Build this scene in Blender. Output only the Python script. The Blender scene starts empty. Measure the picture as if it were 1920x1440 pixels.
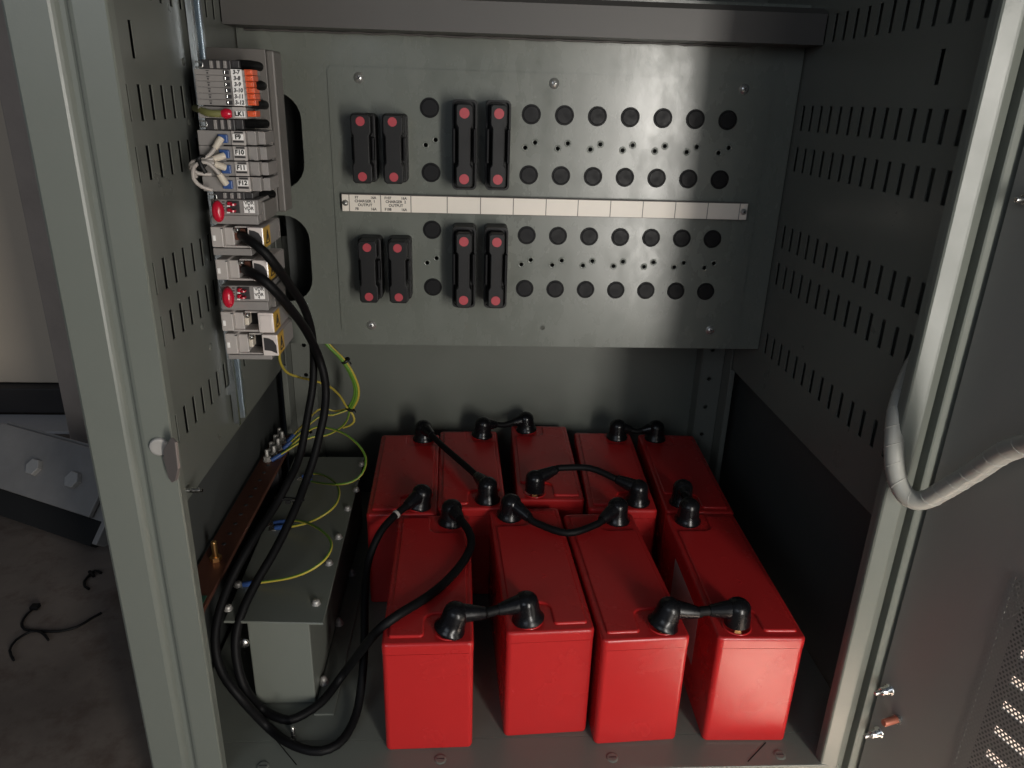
import bpy, bmesh, math, random
from mathutils import Vector, Matrix
random.seed(7)
scene = bpy.context.scene
COL = scene.collection
PI = math.pi
V = Vector

# ------------------------------------------------------------------ camera model
FPX = 1383.13
RX = [[0.9984147143463368, 0.055523002815358345, -0.009233327411526826],
      [-0.04844449104158582, 0.9312055931333584, 0.36126067403589873],
      [0.02865640355041879, -0.3602406688250452, 0.9324191498784437]]


def ray(px, py):
    c = (((px - 960) / FPX), 1.0, -(py - 720) / FPX)
    return V([sum(RX[i][k] * c[k] for k in range(3)) for i in range(3)])


def at(px, py, ax, val):
    """3-D point of the photo's pixel on the plane  axis = val (camera is the origin)"""
    d = ray(px, py)
    return d * (val / d['XYZ'.index(ax)])


XL, XR = -0.2868, 0.4148          # inner faces of the side walls
F = 0.566                         # front plane of the frame
ZF = -0.65                        # cabinet floor
YP = 0.993                        # fuse panel
YB = 1.15                         # rear wall
ZG = -0.75                        # ground outside

# ------------------------------------------------------------------ mesh builder


class MB:
    def __init__(self):
        self.v, self.f, self.m, self.s = [], [], [], []

    def add(self, vs, fs, mat=0, smooth=False, M=None):
        o = len(self.v)
        for p in vs:
            p = V(p)
            self.v.append(M @ p if M is not None else p)
        for i, f in enumerate(fs):
            self.f.append([k + o for k in f])
            self.m.append(mat[i] if isinstance(mat, list) else mat)
            self.s.append(smooth)
        return self

    def bm(self, b, mat=0, smooth=False, M=None):
        b.verts.index_update()
        self.add([v.co.copy() for v in b.verts], [[v.index for v in f.verts] for f in b.faces], mat, smooth, M)
        b.free()
        return self

    def box(self, lo, hi, bev=0.0, mat=0, M=None, seg=2):
        b = bmesh.new()
        bmesh.ops.create_cube(b, size=1.0)
        for v in b.verts:
            v.co = V([lo[i] + (v.co[i] + .5) * (hi[i] - lo[i]) for i in range(3)])
        if bev:
            bmesh.ops.bevel(b, geom=b.edges[:], offset=bev, segments=seg, profile=.5, affect='EDGES')
        return self.bm(b, mat, False, M)

    def prism(self, poly, h0, h1, bev=0.0, mat=0, M=None, seg=2):
        """polygon in local XY extruded from h0 to h1 in local Z"""
        b = bmesh.new()
        lo = [b.verts.new((p[0], p[1], h0)) for p in poly]
        hi = [b.verts.new((p[0], p[1], h1)) for p in poly]
        b.faces.new(lo[::-1])
        top = b.faces.new(hi)
        n = len(poly)
        for i in range(n):
            b.faces.new((lo[i], lo[(i + 1) % n], hi[(i + 1) % n], hi[i]))
        bmesh.ops.recalc_face_normals(b, faces=b.faces[:])
        if bev:
            bmesh.ops.bevel(b, geom=list(top.edges), offset=bev, segments=seg, profile=.5, affect='EDGES')
        return self.bm(b, mat, False, M)

    def tube(self, pts, r, n=10, mat=0, step=None, mats=None, caps=True):
        pts = spline(pts, step) if step else [V(p) for p in pts]
        k = len(pts)
        rs = r if isinstance(r, list) else [r] * k
        if len(rs) != k:
            rs = [rs[min(len(rs) - 1, int(i * (len(rs) - 1) / (k - 1) + .5))] for i in range(k)]
        t = (pts[1] - pts[0]).normalized()
        a = t.orthogonal().normalized()
        vs, fs, ms = [], [], []
        for i, p in enumerate(pts):
            t = (pts[min(i + 1, k - 1)] - pts[max(i - 1, 0)]).normalized()
            a = (a - t * a.dot(t)).normalized()
            c = t.cross(a)
            for j in range(n):
                w = 2 * PI * j / n
                vs.append(p + (a * math.cos(w) + c * math.sin(w)) * rs[i])
        for i in range(k - 1):
            for j in range(n):
                fs.append((i * n + j, i * n + (j + 1) % n, (i + 1) * n + (j + 1) % n, (i + 1) * n + j))
                ms.append(mats[j] if mats else mat)
        self.add(vs, fs, ms, True)
        if caps:
            self.add(vs[:n][::-1], [list(range(n))], mat)
            self.add(vs[-n:], [list(range(n))], mat)
        return self

    def lathe(self, prof, M=None, n=20, mat=0, smooth=True, caps=True):
        """profile [(r, h)] turned about local Z"""
        vs, fs = [], []
        for r, h in prof:
            for j in range(n):
                w = 2 * PI * j / n
                vs.append((r * math.cos(w), r * math.sin(w), h))
        for i in range(len(prof) - 1):
            for j in range(n):
                fs.append((i * n + j, i * n + (j + 1) % n, (i + 1) * n + (j + 1) % n, (i + 1) * n + j))
        self.add(vs, fs, mat, smooth, M)
        if caps and prof[-1][0] > 1e-6:
            self.add(vs[-n:], [list(range(n))], mat, False, M)
        if caps and prof[0][0] > 1e-6:
            self.add(vs[:n], [list(range(n))[::-1]], mat, False, M)
        return self

    def text(self, s, o, ex, ez, size, mat=0, center=True, shear=0.0, squash=1.0, bold=0.0):
        """letters lying in the plane (ex, ez) through o"""
        cu = bpy.data.curves.new('lettering', 'FONT')
        cu.body = s
        cu.size = size
        cu.shear = shear
        cu.offset = bold
        cu.resolution_u = 3
        if center:
            cu.align_x = 'CENTER'
            cu.align_y = 'CENTER'
        ob = bpy.data.objects.new('lettering', cu)
        me = bpy.data.meshes.new_from_object(ob)
        o, ex, ez = V(o), V(ex), V(ez)
        self.add([o + ex * v.co.x * squash + ez * v.co.y for v in me.vertices], [list(p.vertices) for p in me.polygons], mat)
        bpy.data.objects.remove(ob)
        bpy.data.curves.remove(cu)
        bpy.data.meshes.remove(me)
        return self

    def plate(self, outer, holes, thick, o, ex, ey, mat=0):
        """flat sheet with holes; outline and holes in (ex, ey), sheet centred on o"""
        cu = bpy.data.curves.new('sheet', 'CURVE')
        cu.dimensions = '2D'
        cu.fill_mode = 'BOTH'
        cu.extrude = thick / 2
        for poly in [outer] + holes:
            sp = cu.splines.new('POLY')
            sp.points.add(len(poly) - 1)
            for k, p in enumerate(poly):
                sp.points[k].co = (p[0], p[1], 0, 1)
            sp.use_cyclic_u = True
        ob = bpy.data.objects.new('sheet', cu)
        me = bpy.data.meshes.new_from_object(ob)
        o, ex, ey = V(o), V(ex), V(ey)
        ez = ex.cross(ey)
        self.add([o + ex * v.co.x + ey * v.co.y + ez * v.co.z for v in me.vertices], [list(p.vertices) for p in me.polygons], mat)
        bpy.data.objects.remove(ob)
        bpy.data.curves.remove(cu)
        bpy.data.meshes.remove(me)
        return self

    def obj(self, name, mats, parent=None, origin=None):
        if not isinstance(mats, (list, tuple)):
            mats = [mats]
        if origin is None and parent is not None and parent.parent is not None:
            origin = V((0, 0, 0)) if parent.get('_local') else abs_loc(parent)
        elif origin is None and parent is not None:
            origin = V((0, 0, 0)) if parent.get('_local') else V(parent.location)
        origin = V(origin) if origin is not None else V((0, 0, 0))
        me = bpy.data.meshes.new(name)
        me.from_pydata([p - origin for p in self.v], [], self.f)
        for m in mats:
            me.materials.append(m)
        me.polygons.foreach_set('material_index', self.m)
        me.polygons.foreach_set('use_smooth', self.s)
        me.update()
        ob = bpy.data.objects.new(name, me)
        COL.objects.link(ob)
        if parent is not None:
            ob.parent = parent
            if parent.get('_local'):
                ob['_local'] = 1
        return ob


def abs_loc(o):
    p = V((0, 0, 0))
    while o is not None:
        p += V(o.location)
        o = o.parent
    return p


def spline(P, step):
    P = [V(p) for p in P]
    out = []
    k = len(P)
    for i in range(k - 1):
        p0, p1, p2, p3 = P[max(i - 1, 0)], P[i], P[i + 1], P[min(i + 2, k - 1)]
        if i == 0:
            p0 = p1 * 2 - p2
        if i == k - 2:
            p3 = p2 * 2 - p1
        n = max(2, int((p2 - p1).length / step))
        for j in range(n):
            t = j / n
            out.append(.5 * ((2 * p1) + (p2 - p0) * t + (2 * p0 - 5 * p1 + 4 * p2 - p3) * t * t + (3 * p1 - p0 - 3 * p2 + p3) * t ** 3))
    out.append(P[-1])
    return out


def tag(o, label, cat, group=None, kind=None):
    o['label'] = label
    if cat:
        o['category'] = cat
    if group:
        o['group'] = group
    if kind:
        o['kind'] = kind
    return o


def thing(name, label, cat, loc=(0, 0, 0), rz=0.0, group=None, local=False):
    o = bpy.data.objects.new(name, None)
    o.empty_display_size = .02
    COL.objects.link(o)
    o.location = loc
    o.rotation_euler = (0, 0, rz)
    tag(o, label, cat, group)
    if local:
        o['_local'] = 1
    return o


def copy_thing(src, loc, label, rz=None):
    r = src.copy()
    COL.objects.link(r)
    r.location = loc
    if rz is not None:
        r.rotation_euler = (0, 0, rz)
    r['label'] = label
    for ch in list(src.children):
        c = ch.copy()
        COL.objects.link(c)
        c.parent = r
        for g in list(ch.children):
            d = g.copy()
            COL.objects.link(d)
            d.parent = c
    return r


def circ(x, y, r, n=14, sx=1, sy=1):
    return [(x + sx * r * math.cos(2 * PI * k / n), y + sy * r * math.sin(2 * PI * k / n)) for k in range(n)]


def rrect(x0, y0, x1, y1, r, n=5):
    out = []
    for cx, cy, a in ((x1 - r, y0 + r, -PI / 2), (x1 - r, y1 - r, 0), (x0 + r, y1 - r, PI / 2), (x0 + r, y0 + r, PI)):
        for k in range(n + 1):
            w = a + PI / 2 * k / n
            out.append((cx + r * math.cos(w), cy + r * math.sin(w)))
    return out


def frame(o, z, x=None):
    """matrix with local Z along z"""
    z = V(z).normalized()
    x = V(x) if x is not None else z.orthogonal()
    x = (x - z * x.dot(z)).normalized()
    y = z.cross(x)
    return Matrix(((x.x, y.x, z.x, o[0]), (x.y, y.y, z.y, o[1]), (x.z, y.z, z.z, o[2]), (0, 0, 0, 1)))


# ------------------------------------------------------------------ materials
def mat(name, col, rough=.5, metal=0.0, bump=0.0, bscale=600.0, var=0.0, vscale=12.0, rvar=0.0, rscale=(14, 14, 14),
        spec=.5, trans=0.0, emit=None, estr=0, alpha=None, coat=0.0):
    m = bpy.data.materials.new(name)
    m.use_nodes = True
    nt = m.node_tree
    N, L = nt.nodes, nt.links
    p = N['Principled BSDF']
    p.inputs['Base Color'].default_value = (*col, 1)
    p.inputs['Roughness'].default_value = rough
    p.inputs['Metallic'].default_value = metal
    p.inputs['Specular IOR Level'].default_value = spec
    if trans:
        p.inputs['Transmission Weight'].default_value = trans
    if coat:
        p.inputs['Coat Weight'].default_value = coat
        p.inputs['Coat Roughness'].default_value = .15
    tc = N.new('ShaderNodeTexCoord')
    if var:
        n = N.new('ShaderNodeTexNoise')
        n.inputs['Scale'].default_value = vscale
        n.inputs['Detail'].default_value = 6
        n.inputs['Roughness'].default_value = .65
        L.new(tc.outputs['Object'], n.inputs['Vector'])
        mx = N.new('ShaderNodeMix')
        mx.data_type = 'RGBA'
        mx.inputs['A'].default_value = (*[c * (1 - var) for c in col], 1)
        mx.inputs['B'].default_value = (*[min(1, c * (1 + var)) for c in col], 1)
        L.new(n.outputs['Fac'], mx.inputs['Factor'])
        L.new(mx.outputs['Result'], p.inputs['Base Color'])
    if rvar:
        mp = N.new('ShaderNodeMapping')
        mp.inputs['Scale'].default_value = rscale
        n = N.new('ShaderNodeTexNoise')
        n.inputs['Scale'].default_value = 1
        n.inputs['Detail'].default_value = 5
        n.inputs['Roughness'].default_value = .6
        n.inputs['Distortion'].default_value = .15
        L.new(tc.outputs['Object'], mp.inputs['Vector'])
        L.new(mp.outputs['Vector'], n.inputs['Vector'])
        mr = N.new('ShaderNodeMapRange')
        mr.inputs['From Min'].default_value = .3
        mr.inputs['From Max'].default_value = .7
        mr.inputs['To Min'].default_value = max(.05, rough - rvar)
        mr.inputs['To Max'].default_value = min(1, rough + rvar)
        L.new(n.outputs['Fac'], mr.inputs['Value'])
        L.new(mr.outputs['Result'], p.inputs['Roughness'])
    if bump:
        n = N.new('ShaderNodeTexNoise')
        n.inputs['Scale'].default_value = bscale
        n.inputs['Detail'].default_value = 3
        L.new(tc.outputs['Object'], n.inputs['Vector'])
        b = N.new('ShaderNodeBump')
        b.inputs['Strength'].default_value = bump
        b.inputs['Distance'].default_value = .001
        L.new(n.outputs['Fac'], b.inputs['Height'])
        L.new(b.outputs['Normal'], p.inputs['Normal'])
    if emit:
        p.inputs['Emission Color'].default_value = (*emit, 1)
        p.inputs['Emission Strength'].default_value = estr
    return m


PAINT = (.149, .160, .139)
M_paint = mat('grey_green_paint', PAINT, .34, bump=.05, bscale=420, var=.05, vscale=9, rvar=.05)
M_plate = mat('grey_green_panel_paint', [c * .95 for c in PAINT], .27, spec=.55, bump=.04, bscale=420, var=.05, vscale=14, rvar=.085, rscale=(24, 12, 14))
M_wallpaint = mat('grey_green_wall_paint', (.135, .142, .126), .32, bump=.04, bscale=420, var=.06, vscale=7, rvar=.05, spec=.32)
M_post = mat('satin_post_paint', PAINT, .33, spec=.42, bump=.05, bscale=420, var=.05, vscale=9, rvar=.05)
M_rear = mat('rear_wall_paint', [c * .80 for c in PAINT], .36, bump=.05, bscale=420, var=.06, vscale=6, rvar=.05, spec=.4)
M_keeper = mat('keeper_metal', (.165, .14, .13), .45, metal=.2, var=.1)
M_beam = mat('brownish_grey_paint', (.092, .087, .082), .45, bump=.05, bscale=420, var=.08, vscale=6, spec=.35)
M_screw = mat('bright_screw', (.66, .66, .63), .30, metal=.8)
M_dpaint = mat('dark_side_panel', (.055, .059, .057), .5, bump=.05, var=.1)
M_red = mat('battery_red_plastic', (.43, .0185, .019), .25, bump=.10, bscale=900, var=.05, vscale=20, rvar=.05)
M_black = mat('black_plastic', (.0075, .0075, .008), .5, bump=.05, bscale=700, rvar=.08, spec=.32)
M_black2 = mat('black_rubber', (.005, .005, .006), .27, rvar=.1, rscale=(60, 60, 60), spec=.35)
M_cable = mat('black_cable', (.0040, .0040, .0045), .55, bump=.06, bscale=500, spec=.16)
M_plug = mat('plug_black', (.007, .007, .008), .46, bump=.10, bscale=900, rvar=.1, rscale=(90, 90, 90), spec=.17)
M_dot = mat('red_dot', (.40, .040, .055), .5, var=.12, vscale=80)
M_label = mat('label_white', (.80, .735, .645), .42, var=.05, vscale=18)
M_strip = mat('holder_grey', (.16, .14, .13), .45)
M_ink = mat('ink', (.015, .013, .013), .7)
M_steel = mat('zinc_steel', (.62, .62, .60), .26, metal=1.0, rvar=.1, rscale=(200, 200, 200))
M_galv = mat('galvanised_steel', (.25, .236, .222), .48, metal=.2, var=.3, vscale=11, rvar=.15, rscale=(20, 20, 20), bump=.1, bscale=120)
M_rail = mat('rail_zinc', (.55, .60, .64), .25, metal=1.0, rvar=.08, rscale=(60, 60, 3))
M_brass = mat('brass', (.72, .42, .17), .32, metal=1.0)
M_copper = mat('copper', (.15, .058, .038), .5, metal=.5, var=.25, vscale=30, rvar=.1)
M_void = mat('black_void', (.004, .004, .004), .9)
M_tgrey = mat('terminal_grey', (.25, .235, .225), .5, var=.05, bump=.05)
M_tlight = mat('terminal_light_grey', (.42, .39, .37), .45, var=.05)
M_tdark = mat('terminal_dark', (.035, .033, .035), .45, var=.2, vscale=60)
M_trunk = mat('trunking_grey', (.135, .125, .115), .5, var=.05)
M_tag = mat('marker_white', (.88, .86, .84), .6)
M_dull = mat('dull_zinc', (.46, .44, .41), .48, metal=.5, var=.15, vscale=80)
M_olive = mat('olive_wire', (.17, .17, .06), .5)
M_olive2 = mat('olive_wire_green', (.10, .13, .03), .5)
M_orange = mat('orange_plastic', (.72, .11, .035), .4)
M_blue = mat('blue_plastic', (.035, .085, .26), .4)
M_crimson = mat('crimson_plastic', (.50, .008, .03), .25, spec=.5)
M_clear = mat('cover_plastic', (.66, .60, .57), .18, spec=.6)
M_yellow = mat('yellow_warning', (.52, .31, .04), .45, var=.12, vscale=60)
M_gwire = mat('grey_wire', (.42, .385, .355), .45)
M_ferrule = mat('ferrule_cream', (.62, .56, .47), .4)
M_ywire = mat('earth_yellow', (.44, .35, .05), .45)
M_gnwire = mat('earth_green', (.11, .24, .03), .45)
M_pcb = mat('green_plate', (.02, .085, .055), .4)
M_spiral = mat('spiral_wrap', (.34, .335, .30), .38, spec=.5, var=.18, vscale=40)
M_spiralin = mat('loom_core', (.40, .39, .35), .4)
M_door = mat('door_paint', (.18, .18, .168), .36, bump=.05, bscale=420, var=.05, rvar=.05)
M_mesh = mat('mesh_dark', (.17, .17, .16), .5)
M_louvre = mat('louvre', (.06, .06, .058), .5)
M_rust = mat('copper_pin', (.36, .12, .075), .45, metal=.4)
M_cream = mat('cream_wall', (.62, .52, .405), .75, bump=.15, bscale=60, var=.06, vscale=3)
M_band = mat('dark_band', (.035, .03, .028), .7, var=.2)
M_pale = mat('pale_base', (.45, .43, .42), .7, var=.1)
M_timber = mat('weathered_timber', (.44, .36, .30), .7, var=.3, vscale=8, bump=.3, bscale=40)
M_tape = mat('sticker_grey', (.35, .31, .29), .5, var=.3, vscale=60)


def ground_mat():
    m = mat('dark_screed', (.115, .092, .076), .85, bump=.35, bscale=90)
    nt = m.node_tree
    N, L = nt.nodes, nt.links
    p = N['Principled BSDF']
    tc = N.new('ShaderNodeTexCoord')
    n1 = N.new('ShaderNodeTexNoise')
    n1.inputs['Scale'].default_value = 3.5
    n1.inputs['Detail'].default_value = 8
    n1.inputs['Roughness'].default_value = .65
    n2 = N.new('ShaderNodeTexNoise')
    n2.inputs['Scale'].default_value = 19
    n2.inputs['Detail'].default_value = 9
    n2.inputs['Roughness'].default_value = .68
    L.new(tc.outputs['Object'], n1.inputs['Vector'])
    L.new(tc.outputs['Object'], n2.inputs['Vector'])
    r1 = N.new('ShaderNodeValToRGB')
    r1.color_ramp.elements[0].position = .32
    r1.color_ramp.elements[0].color = (.085, .066, .054, 1)
    r1.color_ramp.elements[1].position = .68
    r1.color_ramp.elements[1].color = (.16, .128, .105, 1)
    r2 = N.new('ShaderNodeValToRGB')
    r2.color_ramp.elements[0].position = .30
    r2.color_ramp.elements[0].color = (.62, .52, .48, 1)
    r2.color_ramp.elements[1].position = .50
    r2.color_ramp.elements[1].color = (1, 1, 1, 1)
    L.new(n1.outputs['Fac'], r1.inputs['Fac'])
    L.new(n2.outputs['Fac'], r2.inputs['Fac'])
    mx = N.new('ShaderNodeMix')
    mx.data_type = 'RGBA'
    mx.blend_type = 'MULTIPLY'
    mx.inputs['Factor'].default_value = 1
    L.new(r1.outputs['Color'], mx.inputs['A'])
    L.new(r2.outputs['Color'], mx.inputs['B'])
    L.new(mx.outputs['Result'], p.inputs['Base Color'])
    return m


M_ground = ground_mat()

# ------------------------------------------------------------------ setting
g = MB()
g.add([(-6, -6, ZG), (6, -6, ZG), (6, 4, ZG), (-6, 4, ZG)], [(0, 1, 2, 3)])
tag(g.obj('ground', M_ground), 'dark brown stained concrete floor around the cabinet', None, kind='structure')

YW = 1.72
wall = thing('cream_wall', 'cream painted wall far left behind the cabinet', 'wall', (-1.6, YW, ZG))
MB().box((-3.2, YW, -.674), (-.2, YW + .12, 1.3), .003).obj('wall_panel', M_cream, wall)
MB().box((-3.2, YW - .03, -.742), (-.2, YW + .12, -.677), .004).obj('skirting', M_band, wall)
MB().box((-3.2, YW - .13, ZG), (-.2, YW - .032, ZG + .007), .002).obj('wall_base', M_pale, wall)

tb = MB()
Yt = 1.52
xa = at(57, 470, 'Y', Yt).x
tb.box((xa, Yt, ZG), (xa + .16, Yt + .07, 1.2), .004)
tag(tb.obj('timber_post', M_timber, origin=None), 'weathered brown timber post standing against the cream wall', 'post')

# galvanised bracket lying against the post
br = thing('steel_bracket', 'galvanised steel bracket with two hex bolts on the floor left of the cabinet', 'bracket', tuple(at(80, 985, 'Z', ZG)))
bl, brr = at(-40, 903, 'Z', ZG + .05), at(166, 970, 'Z', ZG + .05)
ex = (brr - bl).normalized()
up = V((0, 0, 1))
nn = ex.cross(up).normalized()
if nn.y > 0:
    nn = -nn
ey = (up * .75 - nn * .66).normalized()
W_ = (brr - bl).length
# height so that the top right corner lands near (160, 835)
d_ = ray(160, 836)
n_pl = ex.cross(ey)
tr = d_ * (bl.dot(n_pl) / d_.dot(n_pl))
H_ = (tr - brr).dot(ey)
pn = n_pl.normalized()
if pn.y > 0:
    pn = -pn
Mb = Matrix(((ex.x, ey.x, pn.x, bl.x), (ex.y, ey.y, pn.y, bl.y), (ex.z, ey.z, pn.z, bl.z), (0, 0, 0, 1)))
MB().box((-.02, 0, -.009), (W_, H_, 0), .002, M=Mb).box((-.02, H_ - .004, -.05), (W_ + .03, H_ + .006, -.0095), .001, M=Mb).obj('bracket_plate', M_galv, br)
MB().box((W_ - .018, -.04, -.075), (W_ + .03, H_ - .02, -.012), .002, M=Mb).obj('side_flange', M_galv, br)
for px, py in ((67, 877), (140, 901)):
    q = ray(px, py)
    q = q * (bl.dot(n_pl) / q.dot(n_pl))
    Mh = frame(q, pn, ex)
    MB().lathe([(.0168, .0004), (.0160, .0080), (.0150, .0090)], Mh, 6, smooth=False).obj('hex_bolt', M_dull, br)
MB().box((-.02, -.045, -.06), (W_ + .02, 0.0, -.011), .002, M=Mb).obj('gap_shade_block', M_void, br)  # black block painted as the shaded gap beneath the bracket

# cut cable ties on the ground


def gp(px, py, h=.0025):
    return at(px, py, 'Z', ZG + h)


c = MB()
c.tube([gp(*p) for p in ((64, 1141), (50, 1152), (41, 1168), (46, 1180), (75, 1183), (110, 1184), (145, 1175), (170, 1160), (190, 1149))], .0019, 6, step=.01)
c.tube([gp(*p, h=.004) for p in ((91, 1200), (78, 1186), (58, 1184), (30, 1200), (18, 1220), (26, 1238))], .0018, 6, step=.01)
c.box(gp(66, 1140) - V((.006, .005, .001)), gp(66, 1140) + V((.006, .006, .005)), .001)
tag(c.obj('cable_tie_offcut', M_cable), 'large forked black cable tie offcut on the dark floor', 'cable tie', 'cut cable ties on the floor')
c = MB()
c.tube([gp(*p) for p in ((190, 1074), (178, 1070), (168, 1078), (158, 1090), (160, 1100), (167, 1104))], .0022, 6, step=.008)
c.tube([gp(*p) for p in ((168, 1072), (176, 1080))], .003, 6, step=.008)
tag(c.obj('cable_tie_offcut', M_cable), 'small hooked black cable tie offcut on the floor close to the cabinet post', 'cable tie', 'cut cable ties on the floor')

# ------------------------------------------------------------------ cabinet shell
cab = thing('equipment_cabinet', 'open grey green steel equipment cabinet with slotted side walls', 'cabinet', (.064, .9, ZG))
ZT = .33
SLOTS = []
Y0, DY, SH, SW = .9716, .025, .0296, .0074


def slot_poly(y, zt):
    return [(y - SW / 2, zt - SH), (y + SW / 2, zt - SH), (y + SW / 2, zt), (y - SW / 2, zt)]


for zt in (.2017, .1517, .1020, .0026, -.0473, -.1467, -.1966, -.2960):
    for n in range(14):
        SLOTS.append(slot_poly(Y0 - n * DY, zt))
SLOTS.append(slot_poly(Y0 - 11 * DY, .0524))
outer = [(F + .012, -.389), (YB, -.389), (YB, ZT), (F + .012, ZT)]
for s, X in ((-1, XL), (1, XR)):
    m_ = MB()
    m_.plate(outer, SLOTS, .0010, (X + s * .0005, 0, 0), (0, 1, 0), (0, 0, 1))
    m_.box((min(X, X + s * .010), F + .012, -.3905), (max(X, X + s * .010), YB, -.3892))
    m_.obj('side_wall', M_wallpaint, cab)
    Xo = X + s * .0265
    m_ = MB().box((min(Xo, Xo + s * .0018), F + .02, ZG + .02), (max(Xo, Xo + s * .0018), YB + .02, ZT))
    m_.obj('outer_side', M_dpaint, cab)
    if s < 0:
        MB().box((Xo + .001, F + .03, -.385), (Xo + .003, YB - .01, ZT - .01)).obj('slot_tone_sheet', M_void, cab)  # black sheet: shade behind the left slots put into its colour
    else:
        MB().box((Xo - .003, F + .03, -.385), (Xo - .001, YB - .01, ZT - .01)).obj('slot_tone_sheet', M_wallpaint, cab)  # paler sheet: weaker shade behind the right slots put into its colour
MB().box((XL - .024, YB, ZG + .03), (XR + .024, YB + .003, ZT)).obj('rear_wall', M_rear, cab)
MB().box((-.34, F + .03, ZT), (.47, YB + .02, ZT + .02), .002).obj('unseen_roof', M_paint, cab)  # out of view, added to keep ambient light out of the cabinet
# rear posts with punched holes
for s in (-1, 1):
    cx = .064 + s * .335
    holes = [circ(cx - s * .008, z, .0035, 10) for z in [-.62 + .05 * k for k in range(9)]]
    x0, x1 = sorted((cx - s * .0225, cx + s * .012))
    m_ = MB().plate([(x0, ZF), (x1, ZF), (x1, -.20), (x0, -.20)], holes, .0018, (0, 1.118, 0), (1, 0, 0), (0, 0, 1))
    m_.box((cx - s * .0225 - .0009, 1.1195, ZF), (cx - s * .0225 + .0009, YB - .001, -.2))
    xx = cx + s * .0135
    m_.box((xx - .001, 1.085, ZF), (xx + .001, 1.117, -.2))
    m_.obj('rear_post', M_wallpaint, cab)
    xx = (XL - .001) if s < 0 else (XR + .001)
    MB().box((xx - .004, 1.083, ZF), (xx + .004, 1.093, -.392), .001).obj('rear_rib', M_wallpaint, cab)
# floor tray + sill
ft = MB()
ft.box((XL - .02, F + .045, ZF - .012), (XR + .02, YB - .001, ZF), .0)
ft.box((XL + .02, F + .0015, ZF - .10), (XR - .02, F + .0449, ZF), .0008)
ft.obj('floor_tray', M_paint, cab)
MB().box((XL - .02, F + .004, ZG + .002), (XR + .02, F + .03, ZF - .101), .001).obj('plinth', M_dpaint, cab)
for px, py in ((493, 1437), (826, 1424), (1148, 1421), (1462, 1416)):
    q = at(px, py, 'Z', ZF)
    MB().lathe([(.0062, .0001), (.0062, .0006), (.0052, .0011), (.0045, .0012)], frame(q, (0, 0, 1)), 16, smooth=False).box(q + V((-.004, -.0006, .0008)), q + V((.004, .0006, .00135)), mat=1).obj('floor_screw', [M_paint, M_tdark], cab)
q = at(551, 1386, 'Z', ZF)
MB().lathe([(.0024, 0), (.0024, .016), (.0018, .017)], frame(q, (0, 0, 1)), 10).obj('threaded_stud', M_steel, cab)
# panel seams of the tray (thin gaps)
for a, b in (((505, 1372), (556, 1434)), ((1436, 1392), (1402, 1428))):
    p, q = at(*a, 'Z', ZF + .0004), at(*b, 'Z', ZF + .0004)
    d = (q - p).normalized()
    n = V((-d.y, d.x, 0)) * .0006
    MB().add([p - n, q - n, q + n, p + n], [(0, 1, 2, 3)]).obj('tray_seam', M_void, cab)

# front posts (folded sheet profile)


def post(poly, name='front_post'):
    return MB().prism(poly, ZG + .02, ZT + .02, 0.0, mat=0)


pl = [(-.2466, F + .0015), (-.2476, F), (-.2690, F), (-.2712, F + .0006), (-.2725, F + .0016), (-.2745, F + .0042), (-.2765, F + .0052), (-.2795, F + .0046),
      (-.2815, F + .0018), (-.2832, F + .0004), (-.2850, F - .0005), (-.3130, F - .0005), (-.3155, F + .0015), (-.3155, F + .060), (-.3140, F + .060), (-.3140, F + .010), (-.2466, F + .0115)]
post(pl[::-1]).obj('front_post', M_paint, cab)
pr = [(.3745, F + .0065), (.3752, F + .0038), (.3765, F + .0026), (.3885, F + .0005), (.3905, F + .0003), (.3925, F + .0012), (.4005, F + .0058), (.4017, F + .011), (.4042, F + .011),
      (.4046, F + .0006), (.4060, F - .0002), (.4405, F - .0002), (.4430, F + .0015), (.4430, F + .060), (.4415, F + .060), (.4415, F + .0145), (.3745, F + .0145)]
post(pr).obj('front_post', M_post, cab)

# top beam across the cabinet
by = .944
bz0, bz1 = .0702, .1105
bb = MB()
prof = [(by, bz0), (by + .05, bz0), (by + .05, bz1), (by + .012, bz1), (by, bz1 - .007)]
Mx = Matrix(((0, 0, 1, 0), (1, 0, 0, 0), (0, 1, 0, 0), (0, 0, 0, 1)))
bb.prism(prof, XL + .001, XR - .001, 0, M=Mx)
rp = []
for k in range(60):      # ragged sealing bead under the beam
    x = XL + .012 + k * .0105
    rp.append(V((x, by + .047, bz0 - .0012 + random.uniform(-.0007, .0007))))
bb.tube(rp, .0014, 6, step=.006)
bb.obj('top_beam', M_beam, cab)

# keeper plate and screws on the left front post
kp = at(323, 862, 'Y', F - .012)
Mk = frame((0, 0, 0), (-.55, -.83, 0), (.83, -.55, 0))
# local x = along plate, y = up
Mk2 = Matrix(((.80, 0, -.60, kp.x), (-.60, 0, -.80, kp.y), (0, 1, 0, kp.z), (0, 0, 0, 1)))
kk = MB().prism([(.0105, -.004), (.012, .020), (.006, .022), (-.007, .008), (-.0085, -.004), (-.006, -.018), (-.002, -.021), (.004, -.017)], 0, .0025, .0006, M=Mk2)
kq = at(312, 850, 'Y', F - .006)
kk.lathe([(.0045, 0), (.0045, .008)], frame((kq.x + .002, F, kq.z - .004), (0, -1, 0)), 12)
kk.obj('door_keeper', M_keeper, cab)
q = at(300, 836, 'Y', F)
MB().lathe([(.0080, 0), (.0080, .0022), (.0072, .0032), (.0060, .0034)], frame(q, (.15, -1, 0)), 22, smooth=False).obj('post_screw', M_dull, cab)
q = V((XL, .6705, -.3775))
MB().lathe([(.0027, 0), (.0027, .013), (.0019, .0145), (.0019, .017)], frame(q, (1, 0, 0)), 12).obj('wall_stud', M_steel, cab)
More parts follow.
